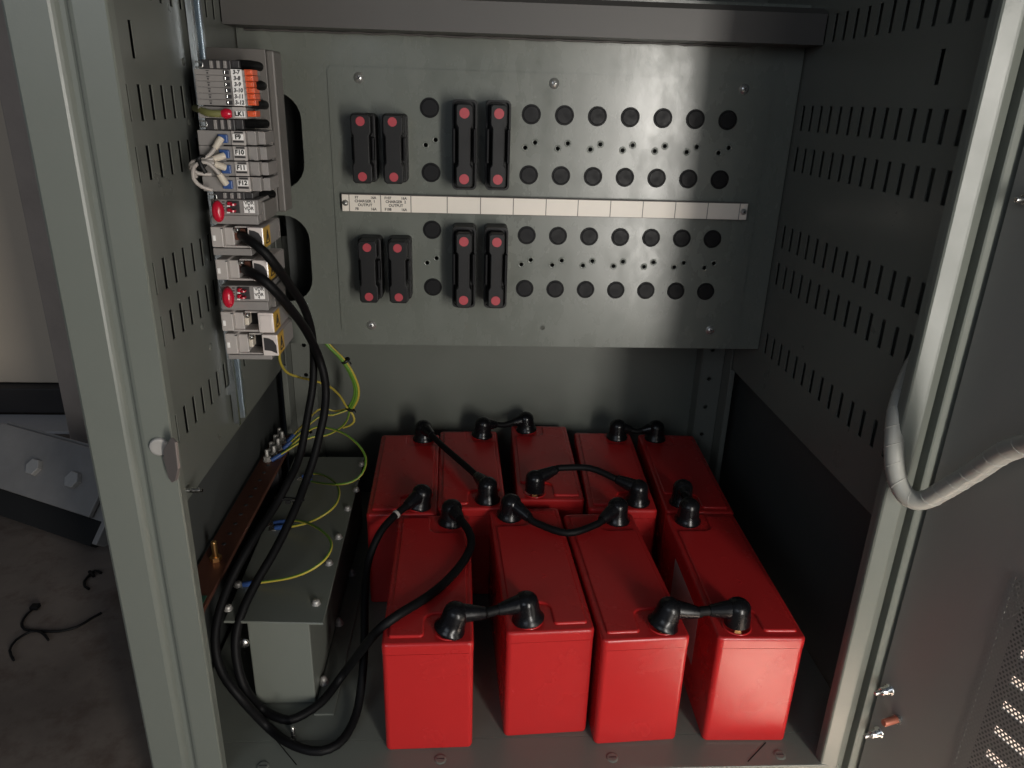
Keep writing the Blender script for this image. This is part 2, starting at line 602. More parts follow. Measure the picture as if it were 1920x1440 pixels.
# small rivets and clip marks on the left side wall
for px, py in ((344, 116), (355, 230), (420, 452), (379, 612), (395, 650)):
    q = at(px, py, 'X', XL)
    MB().lathe([(.0042, 0), (.0036, .0008), (.002, .0014), (0, .0016)], frame(q, (1, 0, 0)), 12).obj('wall_rivet', M_wallpaint, cab)

# ------------------------------------------------------------------ door (opened past ninety degrees)
HD = V((.4122, .5612, 0))
dd = V((.27, -.963, 0)).normalized()
dn = V((-dd.y, dd.x, 0)) * -1     # points to the inside (left / towards the middle)
if dn.x > 0:
    dn = -dn


def dpt(px, py, w=0.0):
    """pixel -> (s, z) on the door's inner skin"""
    r = ray(px, py)
    P0 = HD + dn * w
    p = r * (P0.dot(dn) / r.dot(dn))
    return (p - HD).dot(dd), p.z


Md = Matrix(((dd.x, 0, dn.x, HD.x), (dd.y, 0, dn.y, HD.y), (0, 1, 0, 0), (0, 0, 0, 1)))   # local x = s, y = z, z = inward
s_m, z_m = dpt(1904, 1069)
s_l = dpt(1769, 1440)[0]
s_m = (s_m + s_l) / 2
DW, DZ0, DZ1 = .74, -.715, .34
VZ0, VS1 = -.690, .40
leaf = MB()
leaf.plate([(0, DZ0), (DW, DZ0), (DW, DZ1), (0, DZ1)], [[(s_m + .005, VZ0 + .005), (VS1 - .005, VZ0 + .005), (VS1 - .005, z_m - .005), (s_m + .005, z_m - .005)]], .0005, HD - dn * .0003, tuple(dd), (0, 0, 1))
leaf.box((.012, DZ0, -.034), (.0136, DZ1, -.0018), M=Md)
leaf.box((DW - .0016, DZ0, -.034), (DW, DZ1, -.0018), M=Md)
leaf.box((.0137, DZ1 - .0016, -.034), (DW - .0017, DZ1, -.0018), M=Md)
leaf.plate([(.012, DZ0), (DW, DZ0), (DW, DZ1), (.012, DZ1)], [[(s_m - .005, VZ0), (VS1 + .01, VZ0), (VS1 + .01, z_m + .005), (s_m - .005, z_m + .005)]], .0016, HD - dn * .0352, tuple(dd), (0, 0, 1))
door = leaf.obj('door', M_door, cab)
vm = MB()
a = .0038
hy = a * math.sqrt(3) / 2
rows = int((z_m - VZ0) / hy)
cols = int(min(.17, VS1 - s_m) / a)
for i in range(rows):
    for j in range(cols):
        cx = s_m + (j + .5 + .5 * (i % 2)) * a
        cz = VZ0 + (i + .5) * hy
        vs = []
        for k in range(6):
            w = PI / 6 + k * PI / 3
            vs.append((cx + a / math.sqrt(3) * math.cos(w), cz + a / math.sqrt(3) * math.sin(w), .0005))
        for k in range(6):
            w = PI / 6 + k * PI / 3
            vs.append((cx + a * .31 * math.cos(w), cz + a * .31 * math.sin(w), .0005))
        vm.add(vs, [(k, (k + 1) % 6, 6 + (k + 1) % 6, 6 + k) for k in range(6)], M=Md)
if cols * a + s_m < VS1:
    vm.box((s_m + (cols + .5) * a, VZ0, .0002), (VS1, z_m, .0008), M=Md)
vm.obj('vent_mesh', M_mesh, door, origin=abs_loc(cab))
lv = MB()
z = -.5115 + .028 * 6
while z > VZ0:
    zt, zb = z - .0030, max(VZ0, z - .028 + .0030)
    lv.add([(s_m + .0065, zb, -.0350), (VS1, zb, -.0350), (VS1, zt, -.0325), (s_m + .0065, zt, -.0325)], [(0, 1, 2, 3)], M=Md)
    z -= .028
lv.add([(s_m - .003, VZ0, -.0310), (s_m + .0082, VZ0, -.0310), (s_m + .0082, z_m + .003, -.0310), (s_m - .003, z_m + .003, -.0310)], [(0, 1, 2, 3)], M=Md)
lo_ = lv.obj('louvre_slats', M_louvre, door, origin=abs_loc(cab))
sol = lo_.modifiers.new('solid', 'SOLIDIFY')
sol.thickness = .0012
for (px, py), m_ in (((1668, 1293), M_steel), ((1684, 1348), M_rust), ((1648, 1373), M_steel), ((1938, 374), M_steel)):
    s, z = dpt(px, py)
    Ms = Md @ Matrix.Translation((s, z, 0))
    st = MB()
    if m_ is M_rust:
        st.lathe([(.0048, 0), (.0048, .003)], Ms, 14, mat=1).lathe([(.0036, .003), (.0036, .017), (.003, .018)], Ms, 14)
    else:
        st.lathe([(.0058, 0), (.0058, .001), (.0040, .0012), (.0040, .010), (.0034, .0108)], Ms, 14).lathe([(.0021, .0108), (.0021, .0175), (.0015, .0182)], Ms, 10)
    st.obj('door_stud', [m_, M_steel], door, origin=abs_loc(cab))

# ------------------------------------------------------------------ fuse panel
pan = thing('fuse_board', 'grey green fuse board with screwed cover plate across the cabinet', 'panel', (.064, YP, -.327))
px0, px1, pz0, pz1 = XL + .0015, XR - .0015, -.3265, .118


def dslot(xr, z0, z1, w):
    """cut-out with a straight left edge and rounded right corners"""
    r = w * .62
    out = [(xr - w, z1), (xr - w, z0)]
    for kk_ in range(7):
        t = -PI / 2 + PI / 2 * kk_ / 6
        out.append((xr - r + r * math.cos(t), z0 + r + r * math.sin(t)))
    for kk_ in range(7):
        t = PI / 2 * kk_ / 6
        out.append((xr - r + r * math.cos(t), z1 - r + r * math.sin(t)))
    return out


base = MB()
base.plate([(px0, pz0), (px1, pz0), (px1, pz1), (px0, pz1)],
           [dslot(-.2152, -.1165, .0005, .052), dslot(-.2152, -.2660, -.1505, .052), rrect(-.165, -.3035, .365, .018, .005)],
           .002, (0, YP + .001, 0), (1, 0, 0), (0, 0, 1))
base.box((px0, YP + .002, pz0), (px1, YP + .055, pz0 + .0016))
base.obj('mounting_plate', M_plate, pan)
MB().box((px0 + .02, YP + .085, pz0 + .01), (px1 - .01, YP + .088, pz1)).obj('inner_backing', M_dpaint, pan)

PX = [.0731 + .04212 * k for k in range(7)]
holes = []
for zc, dz in ((-.0545, .0033), (-.2060, .0032)):
    for x in [-.0540] + [p for p in PX]:
        holes.append(circ(x - .0066 + .0002, zc - dz, .0027, 10))
        holes.append(circ(x + .0062, zc + dz, .0027, 10))
holes.append(circ(.0996, -.2981, .0033, 12))
cp = MB()
cp.plate(rrect(-.1797, -.3087, .3797, .0313, .006), holes, .0018, (0, YP - .0012, 0), (1, 0, 0), (0, 0, 1))
for h in holes[:-1]:
    cx = sum(p[0] for p in h) / len(h)
    cz = sum(p[1] for p in h) / len(h)
    # countersink lip: a shallow raised ring round each screw hole
    cp.lathe([(.0028, .0001), (.0035, .0004), (.0041, .0004), (.0047, 0)], frame((cx, YP - .0021, cz), (0, -1, 0)), 14, caps=False)
cp.obj('cover_plate', M_plate, pan)


def pan_screw(q, r, parent, name='panel_screw', y=None):
    m_ = MB()
    Mf = frame((q[0], y, q[1]), (0, -1, 0), (1, 0, 0))
    m_.lathe([(r * 1.25, 0), (r * 1.25, .0006), (r, .0007), (r * .92, .0018), (r * .6, .0030), (r * .3, .0034), (0, .0035)], Mf, 18)
    for sx, sy in ((.52, .13), (.13, .52)):
        m_.box((-r * sx, -r * sy, .0026), (r * sx, r * sy, .0037), mat=1, M=Mf @ Matrix.Rotation(.6, 4, 'Z'))
    return m_.obj(name, [M_screw, M_tdark], parent)


for q in ((-.1412, .0189), (.1003, .0196), (.3419, .0202), (-.1384, -.2979), (.3387, -.2983)):
    pan_screw(q, .0052, pan, y=YP - .0021)

# ------------------------------------------------------------------ blanking plugs
ORD = ['', 'first', 'second', 'third', 'fourth', 'fifth', 'sixth', 'rightmost']
plug = MB().lathe([(.0121, 0), (.0121, .0009), (.0117, .0015), (.0110, .0015), (.0108, .0009), (.0102, .0009), (.0099, .0016), (.0094, .0018)], frame((0, 0, 0), (0, -1, 0)), 36, smooth=False)
plug0 = None
for z, x0, xs, row, tail in ((-.0174, -.0550, 0, 'highest', 'between the small and the large upper fuse carriers'), (-.0915, -.0540, -.0006, 'second highest', ''),
                             (-.1695, -.0534, -.0004, 'third', ''), (-.2424, -.0531, -.0006, 'lowest', '')):
    desc = {'highest': 'in the highest row', 'second highest': 'in the row just above the label strip',
            'third': 'in the row just below the label strip', 'lowest': 'in the lowest row'}[row]
    for k in range(8):
        x = x0 if k == 0 else PX[k - 1] + xs
        zz = z + {'highest': .0042, 'third': .0046}.get(row, .0) * (k == 0)
        lab = ('lone blanking plug left of the large carriers ' + desc) if k == 0 else \
              (('rightmost' if k == 7 else ORD[k]) + ' blanking plug right of the carriers ' + desc)
        if plug0 is None:
            plug0 = plug.obj('blanking_plug', M_plug)
            o = plug0
        else:
            o = plug0.copy()
            COL.objects.link(o)
        o.location = (x, YP - .0021, zz)
        o.rotation_euler = (0, random.uniform(0, 6.28), 0)
        tag(o, lab, 'blanking plug', 'black blanking plugs on the fuse panel')

# ------------------------------------------------------------------ label strip
ls = thing('label_strip', 'long white label strip in a grey holder across the fuse panel', 'label strip', (.1, YP - .002, -.131))
YS = YP - .0115
sz0, sz1 = -.14135, -.11985
sx0, sx1 = at(640, 376, 'Y', YS).x, at(1402, 397, 'Y', YS).x
hz1, hz0 = at(760, 366, 'Y', YS).z, at(760, 399, 'Y', YS).z
MB().box((sx0, YS + .0006, hz0), (sx1, YP - .0022, hz1), .0008).obj('holder', M_strip, ls)
xs = [at(px, 385, 'Y', YS).x for px in (655, 714, 770.5, 838.5, 901, 962.5, 1024, 1084, 1145, 1206, 1267, 1328, 1388)]
xs = [sx0 + .0004] + xs + [sx1 - .0004]
tz0, tz1 = hz0 + .0006, hz1 - .0009
txt = {1: (('F7', '16A'), 'CHARGER  1', 'OUTPUT', ('F8', '16A')), 2: (('F107', '16A'), 'CHARGER  2', 'OUTPUT', ('F108', '16A'))}
for k in range(14):
    m_ = MB().box((xs[k] + .00055, YS, tz0), (xs[k + 1] - .00055, YS + .0005, tz1))
    if k in txt:
        H = tz1 - tz0
        xc = (xs[k] + xs[k + 1]) / 2
        wd = xs[k + 1] - xs[k]
        ex, ez = (1, 0, 0), (0, 0, 1)
        yy = YS - .00015
        for line, fr in zip(txt[k], (.84, .62, .39, .15)):
            z = tz0 + H * fr
            if isinstance(line, tuple):
                m_.text(line[0], (xc - wd * .26, yy, z), ex, ez, .0047, 1, squash=.93, bold=.00013)
                m_.text(line[1], (xc + wd * .27, yy, z), ex, ez, .0047, 1, squash=.93, bold=.00013)
            else:
                m_.text(line, (xc, yy, z), ex, ez, .0047, 1, squash=1.0, bold=.00013)
    t_ = m_.obj('label_tile', [M_label, M_ink], ls)
    if k in txt:
        t_['label'] = 'white tile lettered CHARGER %d OUTPUT' % k
for k in (0, 13):
    pan_screw(((xs[k] + xs[k + 1]) / 2, (tz0 + tz1) / 2), .0032, ls, 'strip_screw', YS - .0001)

# ------------------------------------------------------------------ fuse carriers


def carrier(w, h, d, big, label):
    t = thing('fuse_carrier', label, 'fuse carrier', group='black fuse carriers on the fuse panel', local=True)
    hw, hh = w / 2, h / 2
    Mf = Matrix(((1, 0, 0, 0), (0, 0, -1, 0), (0, 1, 0, 0), (0, 0, 0, 1)))  # local x, y = up, z = towards viewer
    b = MB()
    fb = d * .52
    b.prism(rrect(-hw, -hh, hw, hh, .005), 0, fb, .0015, M=Mf)
    if big:      # rim of the base
        rim = rrect(-hw, -hh, hw, hh, .006)
        inn = rrect(-hw + .0022, -hh + .0022, hw - .0022, hh - .0022, .005)
        n = len(rim)
        vs = [(p[0], p[1], fb) for p in rim] + [(p[0], p[1], fb + .0075) for p in rim] + [(p[0], p[1], fb + .0075) for p in inn] + [(p[0], p[1], fb) for p in inn]
        fs = []
        for r_ in range(3):
            for i in range(n):
                fs.append((r_ * n + i, r_ * n + (i + 1) % n, (r_ + 1) * n + (i + 1) % n, (r_ + 1) * n + i))
        b.add(vs, fs, M=Mf)
    b.obj('carrier_base', M_black, t)
    # handle: wide ends, narrow waist
    cw = hw * (.80 if not big else .66)
    nw = cw * (.80 if not big else .76)
    e = hh * (.38 if not big else .40)
    Hh = hh - (.0005 if not big else .0045)
    poly = [(-cw, -Hh + .003), (-cw + .003, -Hh), (cw - .003, -Hh), (cw, -Hh + .003), (cw, -e - .004), (nw, -e), (nw, e), (cw, e + .004),
            (cw, Hh - .003), (cw - .003, Hh), (-cw + .003, Hh), (-cw, Hh - .003), (-cw, e + .004), (-nw, e), (-nw, -e), (-cw, -e - .004)]
    hb = MB().prism(poly, fb - .002, d, .0014, M=Mf)
    hb.obj('carrier_handle', M_black, t)
    for sgn in (-1, 1):
        # raised side grips standing off the base
        x0, x1 = sorted((sgn * (hw - .0042), sgn * (hw - .0012)))
        ge = e * (1.0 if not big else 1.05)
        MB().box((x0, -ge + .002, fb - .001), (x1, ge - .002, d - (.012 if not big else .010)), .0008, M=Mf).obj('side_grip', M_plug, t)
        zz = sgn * (Hh - (.0082 if not big else .0105))
        MB().lathe([(.0054 if not big else .0060, 0), (.0054 if not big else .0060, .0006)], Mf @ Matrix.Translation((0, zz, d)), 24, smooth=False).obj('fuse_dot', M_dot, t)
    return t


dS, dL = .047, .056


def car_pos(px, py, d):
    """centre of a carrier's front face -> its place on the panel"""
    p = at(px, py, 'Y', YP - .0021 - d)
    return (p.x, YP - .0021, p.z)


S0 = carrier(.0300, .0815, dS, False, 'leftmost small black fuse carrier above the white label strip')
S0.location = car_pos(677.5, 280, dS)
L0 = carrier(.0305, .1060, dL, True, 'left of the two large black fuse carriers above the white label strip')
L0.location = car_pos(870.5, 275, dL)
copy_thing(S0, car_pos(737, 281, dS), 'second small black fuse carrier from the left above the white label strip')
copy_thing(L0, car_pos(934.5, 276, dL), 'right one of the two large black fuse carriers above the white label strip')
copy_thing(S0, car_pos(690, 511, dS), 'leftmost small black fuse carrier below the white label strip')
copy_thing(S0, car_pos(746.5, 512, dS), 'second small black fuse carrier from the left below the white label strip')
copy_thing(L0, car_pos(869.5, 509, dL), 'left of the two large black fuse carriers below the white label strip')
copy_thing(L0, car_pos(930.5, 510, dL), 'right one of the two large black fuse carriers below the white label strip')

# ------------------------------------------------------------------ batteries
BW, BL, BH = .0925, .2455, .1400
TX, TY = .0215, .103
bat = thing('battery', 'red battery', 'battery', group='red batteries on the cabinet floor', local=True)
MB().prism(rrect(-BW / 2 + .0003, -BL / 2 + .0003, BW / 2 - .0003, BL / 2 - .0003, .0058), -(BH - .0131), 0, .0036, M=Matrix.Diagonal((1, -1, -1, 1)), seg=3).obj('case', M_red, bat)
lid = MB().prism(rrect(-BW / 2, -BL / 2, BW / 2, BL / 2, .0058), BH - .0125, BH, .0034, seg=4)
xr_ = BW / 2 - .0060
yn = BL / 2
pz = []


def arc(cx, cy, r, a0, a1, n=5):
    return [(cx + r * math.cos(a0 + (a1 - a0) * k / n), cy + r * math.sin(a0 + (a1 - a0) * k / n)) for k in range(n + 1)]


xn, ye = -.0045, .010           # notch edge, end inset
poly = []
poly += arc(-BW / 2 + .0095, -yn + ye + .003, .003, PI, 1.5 * PI)
poly += arc(xn - .004, -yn + ye + .004, .004, -PI / 2, 0)
poly += arc(xn + .012, -TY + .026 - .012, .012, PI, PI / 2)[0:6]
poly += arc(xr_ - .004, -TY + .030, .004, -PI / 2, 0)
poly += arc(xr_ - .004, TY - .030, .004, 0, PI / 2)
poly += arc(xn + .012, TY - .026 + .012, .012, 1.5 * PI, PI)
poly += arc(xn - .004, yn - ye - .004, .004, 0, PI / 2)
poly += arc(-BW / 2 + .0095, yn - ye - .003, .003, PI / 2, PI)
lid.prism(poly, BH - .001, BH + .0026, .0019, seg=3)
for k, (ux, uy) in enumerate(((-.008, .030), (.0, -.020))):      # embossed chevrons
    for sgn in (-1, 1):
        lid.box((0, -.0005, 0), (.0065, .0005, .0004), M=Matrix.Translation((ux, uy, BH + .0025)) @ Matrix.Rotation(sgn * .7 + PI / 2 * k, 4, 'Z'))
lido = lid.obj('lid', M_red, bat)
for sy in (-1, 1):
    MB().lathe([(.0155, 0), (.0155, .0010), (.0140, .0013), (.0130, .0004), (.0, .0004)], Matrix.Translation((TX, sy * TY, BH - .0002)), 28).obj('terminal_ring', M_red, lido)
    MB().lathe([(.0060, 0), (.0060, .0035), (.005, .0042), (0, .0042)], Matrix.Translation((TX, sy * TY, BH)), 6, smooth=False).obj('terminal_bolt', M_brass, lido)
BAT = {'A1': (-.0434, .7187, 1.2, 0), 'A2': (.0785, .7354, 3, 1), 'A3': (.1757, .7227, 3, 0), 'A4': (.3046, .7219, -1.1, 1),
       'B1': (-.0927, .9660, 1.8, 0), 'B2': (-.0003, .9805, 1.5, 0), 'B3': (.1125, 1.0031, -.6, 1), 'B4': (.2116, .9765, -2.6, 0), 'B5': (.3157, .9707, -3, 1)}
BLAB = {'A1': 'leftmost red battery of the front row, beside the black cable loop', 'A2': 'second red battery from the left in the front row, near the sagging cable',
        'A3': 'third red battery from the left in the front row', 'A4': 'rightmost red battery of the front row with a glossy reflection on its end',
        'B1': 'leftmost red battery of the back row', 'B2': 'second red battery from the left in the back row under the straight slanting cable',
        'B3': 'middle red battery of the back row, standing farthest back', 'B4': 'fourth red battery from the left in the back row', 'B5': 'rightmost red battery of the back row, beside the slotted wall'}
BT = {}
for k, (x, y, r, flip) in BAT.items():
    rz = math.radians(r) + (PI if flip else 0)
    if k == 'A1':
        o = bat
        o.location = (x, y, ZF)
        o.rotation_euler = (0, 0, rz)
        o['label'] = BLAB[k]
    else:
        o = copy_thing(bat, (x, y, ZF), BLAB[k], rz)
    cs, sn = math.cos(rz), math.sin(rz)
    for e, sy in (('p', 1), ('n', -1)):
        pass
    for fb in 'fb':
        sy = (-1 if fb == 'f' else 1) * (-1 if flip else 1)
        lx, ly = TX, sy * TY
        BT[k + fb] = V((x + lx * cs - ly * sn, y + lx * sn + ly * cs, ZF + BH + .0008))
    if k == 'A4':
        MB().box((BW / 2 - .0007, -.055, .045), (BW / 2 - .0001, .055, .115), .0).obj('sticker', M_tape, o)
        o.children[-1]['label'] = 'pale sticker on the battery side'

# ------------------------------------------------------------------ battery link cables


def boot(m_, p, to, h=.029, tilt=(0, 0, 0), base=True, r=.0132, sleeve=.030, sr=.0062):
    """black terminal boot: domed cap over the post with a sleeve leaving towards `to`"""
    up_ = V((0, 0, 1)) + V(tilt)
    Mf = frame(p, up_)
    prof = [(r * 1.28, 0), (r * 1.30, .0025), (r * 1.12, .0050)] if base else [(r * 1.02, .003), (r * 1.02, .005)]
    prof += [(r * 1.02, h * .40), (r, h * .70)]
    for k in range(1, 7):
        a_ = PI / 2 * k / 6
        prof.append((r * math.cos(a_), h * .70 + r * .85 * math.sin(a_)))
    prof[-1] = (0, prof[-1][1])
    m_.lathe(prof, Mf, 22)
    c0 = V(p) + up_.normalized() * h * .68
    d = (V(to) - c0).normalized()
    m_.tube([c0, c0 + d * sleeve * .55, c0 + d * sleeve], [r * .82, r * .66, sr], 14)
    return c0 + d * sleeve


def link(name, a, b, mids, label, ta=(0, 0, 0), tb=(0, 0, 0), ba=True, bb=True, r=.0046, ha=.030, hb=.030, sl=.032):
    A, B = BT[a], BT[b]
    t = thing(name, label, 'battery cable', tuple((A + B) / 2), group='black link cables between the batteries')
    fa = V(mids[0]) if mids else (B + V((0, 0, hb * .68)))
    fb_ = V(mids[-1]) if mids else (A + V((0, 0, ha * .68)))
    m1, m2 = MB(), MB()
    ea = boot(m1, A, fa, ha, ta, ba, sleeve=sl)
    eb = boot(m2, B, fb_, hb, tb, bb, sleeve=sl)
    m1.obj('terminal_boot', M_black2, t)
    m2.obj('terminal_boot', M_black2, t)
    da, db = (fa - A - V((0, 0, ha * .68))).normalized(), (fb_ - B - V((0, 0, hb * .68))).normalized()
    MB().tube([ea - da * .006, ea + da * .002] + [V(p) for p in mids] + [eb + db * .002, eb - db * .006], r, 14, step=.008).obj('cable', M_cable, t)
    return t


def mid(a, b, f, dx=0, dy=0, dz=0):
    return BT[a].lerp(BT[b], f) + V((dx, dy, dz))


link('link_cable', 'B1b', 'B2f', [mid('B1b', 'B2f', .35, 0, 0, .019), mid('B1b', 'B2f', .65, 0, 0, .021)],
     'straight black link cable slanting across the second battery of the back row', tb=(-.02, .02, 0), hb=.033)
link('link_cable', 'B2b', 'B3b', [mid('B2b', 'B3b', .5, 0, 0, .014)], 'short black link with two boots at the back of the middle back row batteries', ta=(.1, 0, 0), tb=(-.1, 0, 0), sl=.022)
link('link_cable', 'B3f', 'B4f', [mid('B3f', 'B4f', .25, 0, .018, .032), mid('B3f', 'B4f', .55, 0, .022, .034), mid('B3f', 'B4f', .78, 0, .010, .028)],
     'arched black link cable between the middle batteries of the back row', hb=.032, ha=.031, ba=False)
link('link_cable', 'B4b', 'B5b', [mid('B4b', 'B5b', .5, 0, 0, .012)], 'short black link with two boots at the back right corner', sl=.022)
link('link_cable', 'B5f', 'A4b', [], 'pair of black boots joined end to end where the right hand batteries meet', sl=.018, ta=(.0, .1, 0), tb=(0, -.05, 0), ha=.034, hb=.032)
link('link_cable', 'A2b', 'A3b', [mid('A2b', 'A3b', .22, 0, -.026, .008), mid('A2b', 'A3b', .50, 0, -.046, .0066), mid('A2b', 'A3b', .78, 0, -.028, .010)],
     'sagging black link cable across the middle batteries of the front row', ta=(.1, -.05, 0))
link('link_cable', 'A1f', 'A2f', [mid('A1f', 'A2f', .42, .004, 0, .016), mid('A1f', 'A2f', .55, 0, 0, .0165)],
     'short black link between the two left hand batteries of the front row', ta=(.35, .10, 0), tb=(-.15, .1, 0), sl=.030, r=.0052)
link('link_cable', 'A3f', 'A4f', [mid('A3f', 'A4f', .42, 0, 0, .0165), mid('A3f', 'A4f', .55, 0, 0, .018)],
     'short black link between the two right hand batteries of the front row', ta=(.35, .12, 0), tb=(-.04, .05, 0), bb=False, sl=.030, r=.0052)

# long power cables from the upper terminals down to the batteries
up1 = [at(452, 441, 'Y', .766), at(460, 446, 'Y', .750), at(474, 455, 'Y', .741), at(497, 474, 'Y', .738), at(519, 501, 'Y', .748), at(545, 537, 'Y', .79), at(568, 572, 'Y', .83), at(582, 612, 'Y', .855), at(587.5, 650, 'Y', .864),
       at(588, 690, 'Y', .866), at(586, 727, 'Y', .86), at(579, 768, 'Y', .85), at(562, 855, 'Y', .82), at(540, 904, 'Y', .79), at(515, 950, 'Y', .765), at(470, 1020, 'Y', .72), at(430, 1095, 'Y', .685), at(408, 1160, 'Y', .658),
       at(404, 1214, 'Y', .64), at(417, 1262, 'Y', .628), at(450, 1307, 'Y', .618)]
fl = lambda px, py, h=.0052: at(px, py, 'Z', ZF + h)
up1 += [fl(499, 1360), fl(538, 1391), fl(584, 1408), fl(618, 1404), fl(645, 1384), fl(667, 1342, .010), fl(677, 1290, .025), at(683, 1214, 'Y', .690), at(684, 1120, 'Y', .735), at(690, 1055, 'Y', .775), at(712, 1000, 'Y', .80), at(741, 966, 'Y', .826)]
lead = thing('power_cable', 'long black power cable looping lowest along the floor to the back row battery', 'power cable', tuple(fl(584, 1408)), group='long black power cables on the left')
m_ = MB()
B1 = BT['B1f']
eb = boot(m_, B1, up1[-1], .028, (.25, .05, 0), sleeve=.030)
m_.obj('terminal_boot', M_black2, lead)
m_ = MB()
e0 = up1[-1]
m_.lathe([(.0052, 0), (.0056, .001), (.0056, .003), (.0052, .004)], frame(e0, eb - e0), 14)
m_.obj('collar', M_gwire, lead)
MB().tube(up1 + [eb], [.0048], 16, step=.008).obj('cable', M_cable, lead)

up2 = [at(458, 504, 'Y', .766), at(466, 509, 'Y', .750), at(480, 516, 'Y', .740), at(499, 529, 'Y', .736), at(520, 550, 'Y', .742), at(546, 581, 'Y', .765), at(568, 610, 'Y', .80), at(585, 640, 'Y', .83), at(598, 670, 'Y', .85), at(608, 705, 'Y', .85), at(611, 737, 'Y', .85),
       at(608, 775, 'Y', .84), at(600, 812, 'Y', .83), at(589, 857, 'Y', .815), at(573, 904, 'Y', .795), at(556, 948, 'Y', .77), at(534, 996, 'Y', .745), at(509, 1044, 'Y', .72), at(482, 1089, 'Y', .698), at(455, 1145, 'Y', .672),
       at(442, 1195, 'Y', .655), at(445, 1245, 'Y', .645), at(460, 1292, 'Y', .637), fl(489, 1328, .008), fl(529, 1348), fl(556, 1346), fl(604, 1315, .008), fl(645, 1262, .02)]
Zl = ZF + BH
up2 += [at(679, 1218, 'Z', -.56), at(706, 1185, 'Z', -.517), at(742, 1156, 'Z', Zl + .0085), at(800, 1120, 'Z', Zl + .0085), at(842, 1085, 'Z', Zl + .0085), at(872, 1048, 'Z', Zl + .009), at(884, 1018, 'Z', Zl + .013), at(878, 994, 'Z', Zl + .018)]
lead = thing('power_cable', 'long black power cable crossing the leftmost front battery from the inner loop', 'power cable', tuple(fl(529, 1348)), group='long black power cables on the left')
m_ = MB()
eb = boot(m_, BT['A1b'], up2[-1], .030, (.06, 0, 0), sleeve=.024)
m_.obj('terminal_boot', M_black2, lead)
MB().tube(up2 + [eb], [.0050], 16, step=.008).obj('cable', M_cable, lead)
# tie round both cables
m_ = MB()
p1, p2 = at(524, 934, 'Y', .7765), at(560.5, 937, 'Y', .7775)
d1 = (p2 - p1).normalized()
d2 = V((.75, .35, 1)).cross(d1).normalized()
lp_ = []
for k in range(25):
    a_ = 2 * PI * k / 24
    c_ = p2 if math.cos(a_) > 0 else p1
    lp_.append(c_ + d1 * .0056 * math.cos(a_) + d2 * .0056 * math.sin(a_))
m_.tube(lp_, .0011, 6)
pm = p1.lerp(p2, .5) - V((0, .006, 0))
m_.box(pm - V((.003, .002, .002)), pm + V((.003, .002, .002)), .0006)
tag(m_.obj('cable_tie', M_black), 'black cable tie holding the two long power cables together', 'cable tie')

# ------------------------------------------------------------------ DIN rail and terminals
YD = .755
rl = MB()
rx = -.2745
ya, yb = at(371, 110, 'X', rx).y, at(389, 110, 'X', rx).y
rl.box((rx - .001, ya, -.372), (rx, ya + .0055, .30), 0)
rl.box((rx - .001, yb - .0055, -.372), (rx, yb, .30), 0)
rl.box((rx - .0075, ya + .0055, -.372), (rx - .0011, ya + .0065, .30), 0)
rl.box((rx - .0075, yb - .0065, -.372), (rx - .0011, yb - .0055, .30), 0)
rl.box((rx - .0085, ya + .0066, -.372), (rx - .0075, yb - .0066, .30), 0)
for z in (-.33, -.05, .25):
    rl.box((XL, (ya + yb) / 2 - .006, z - .006), (rx - .0086, (ya + yb) / 2 + .006, z + .006))
tag(rl.obj('din_rail', M_rail), 'shiny zinc mounting rail running up the left side wall', 'rail')


def pxr(x0, y0, x1, y1, Y=YD):
    xm, ym = (x0 + x1) / 2, (y0 + y1) / 2
    return at(x0, ym, 'Y', Y).x, at(xm, y1, 'Y', Y).z, at(x1, ym, 'Y', Y).x, at(xm, y0, 'Y', Y).z


def pbox(m_, x0, y0, x1, y1, depth, front=YD, bev=.0006, mat=0):
    a0, b0, a1, b1 = pxr(x0, y0, x1, y1, front)
    m_.box((a0, front, b0), (a1, front + depth, b1), bev, mat)
    return a0, b0, a1, b1


def ptext(m_, s, x0, y0, x1, y1, size, front, mat=1, **kw):
    a0, b0, a1, b1 = pxr(x0, y0, x1, y1, front)
    m_.text(s, ((a0 + a1) / 2, front - .00012, (b0 + b1) / 2), (1, 0, .02), (0, 0, 1), size, mat, **kw)


def ctr(x0, y0, x1, y1):
    a0, b0, a1, b1 = pxr(x0, y0, x1, y1)
    return ((a0 + a1) / 2, YD + .03, b0)


# cable trunking behind the terminals
tk = thing('cable_trunking', 'grey slotted cable trunking beside the terminals on the left wall', 'trunking', (-.25, .88, -.13))
MB().box((XL + .001, .870, -.128), (-.2215, .900, .0420), .0008).obj('trunk_body', M_trunk, tk)
MB().box((-.2213, .8690, -.128), (-.2125, .9010, .0410), .002).obj('trunk_lid', M_trunk, tk)

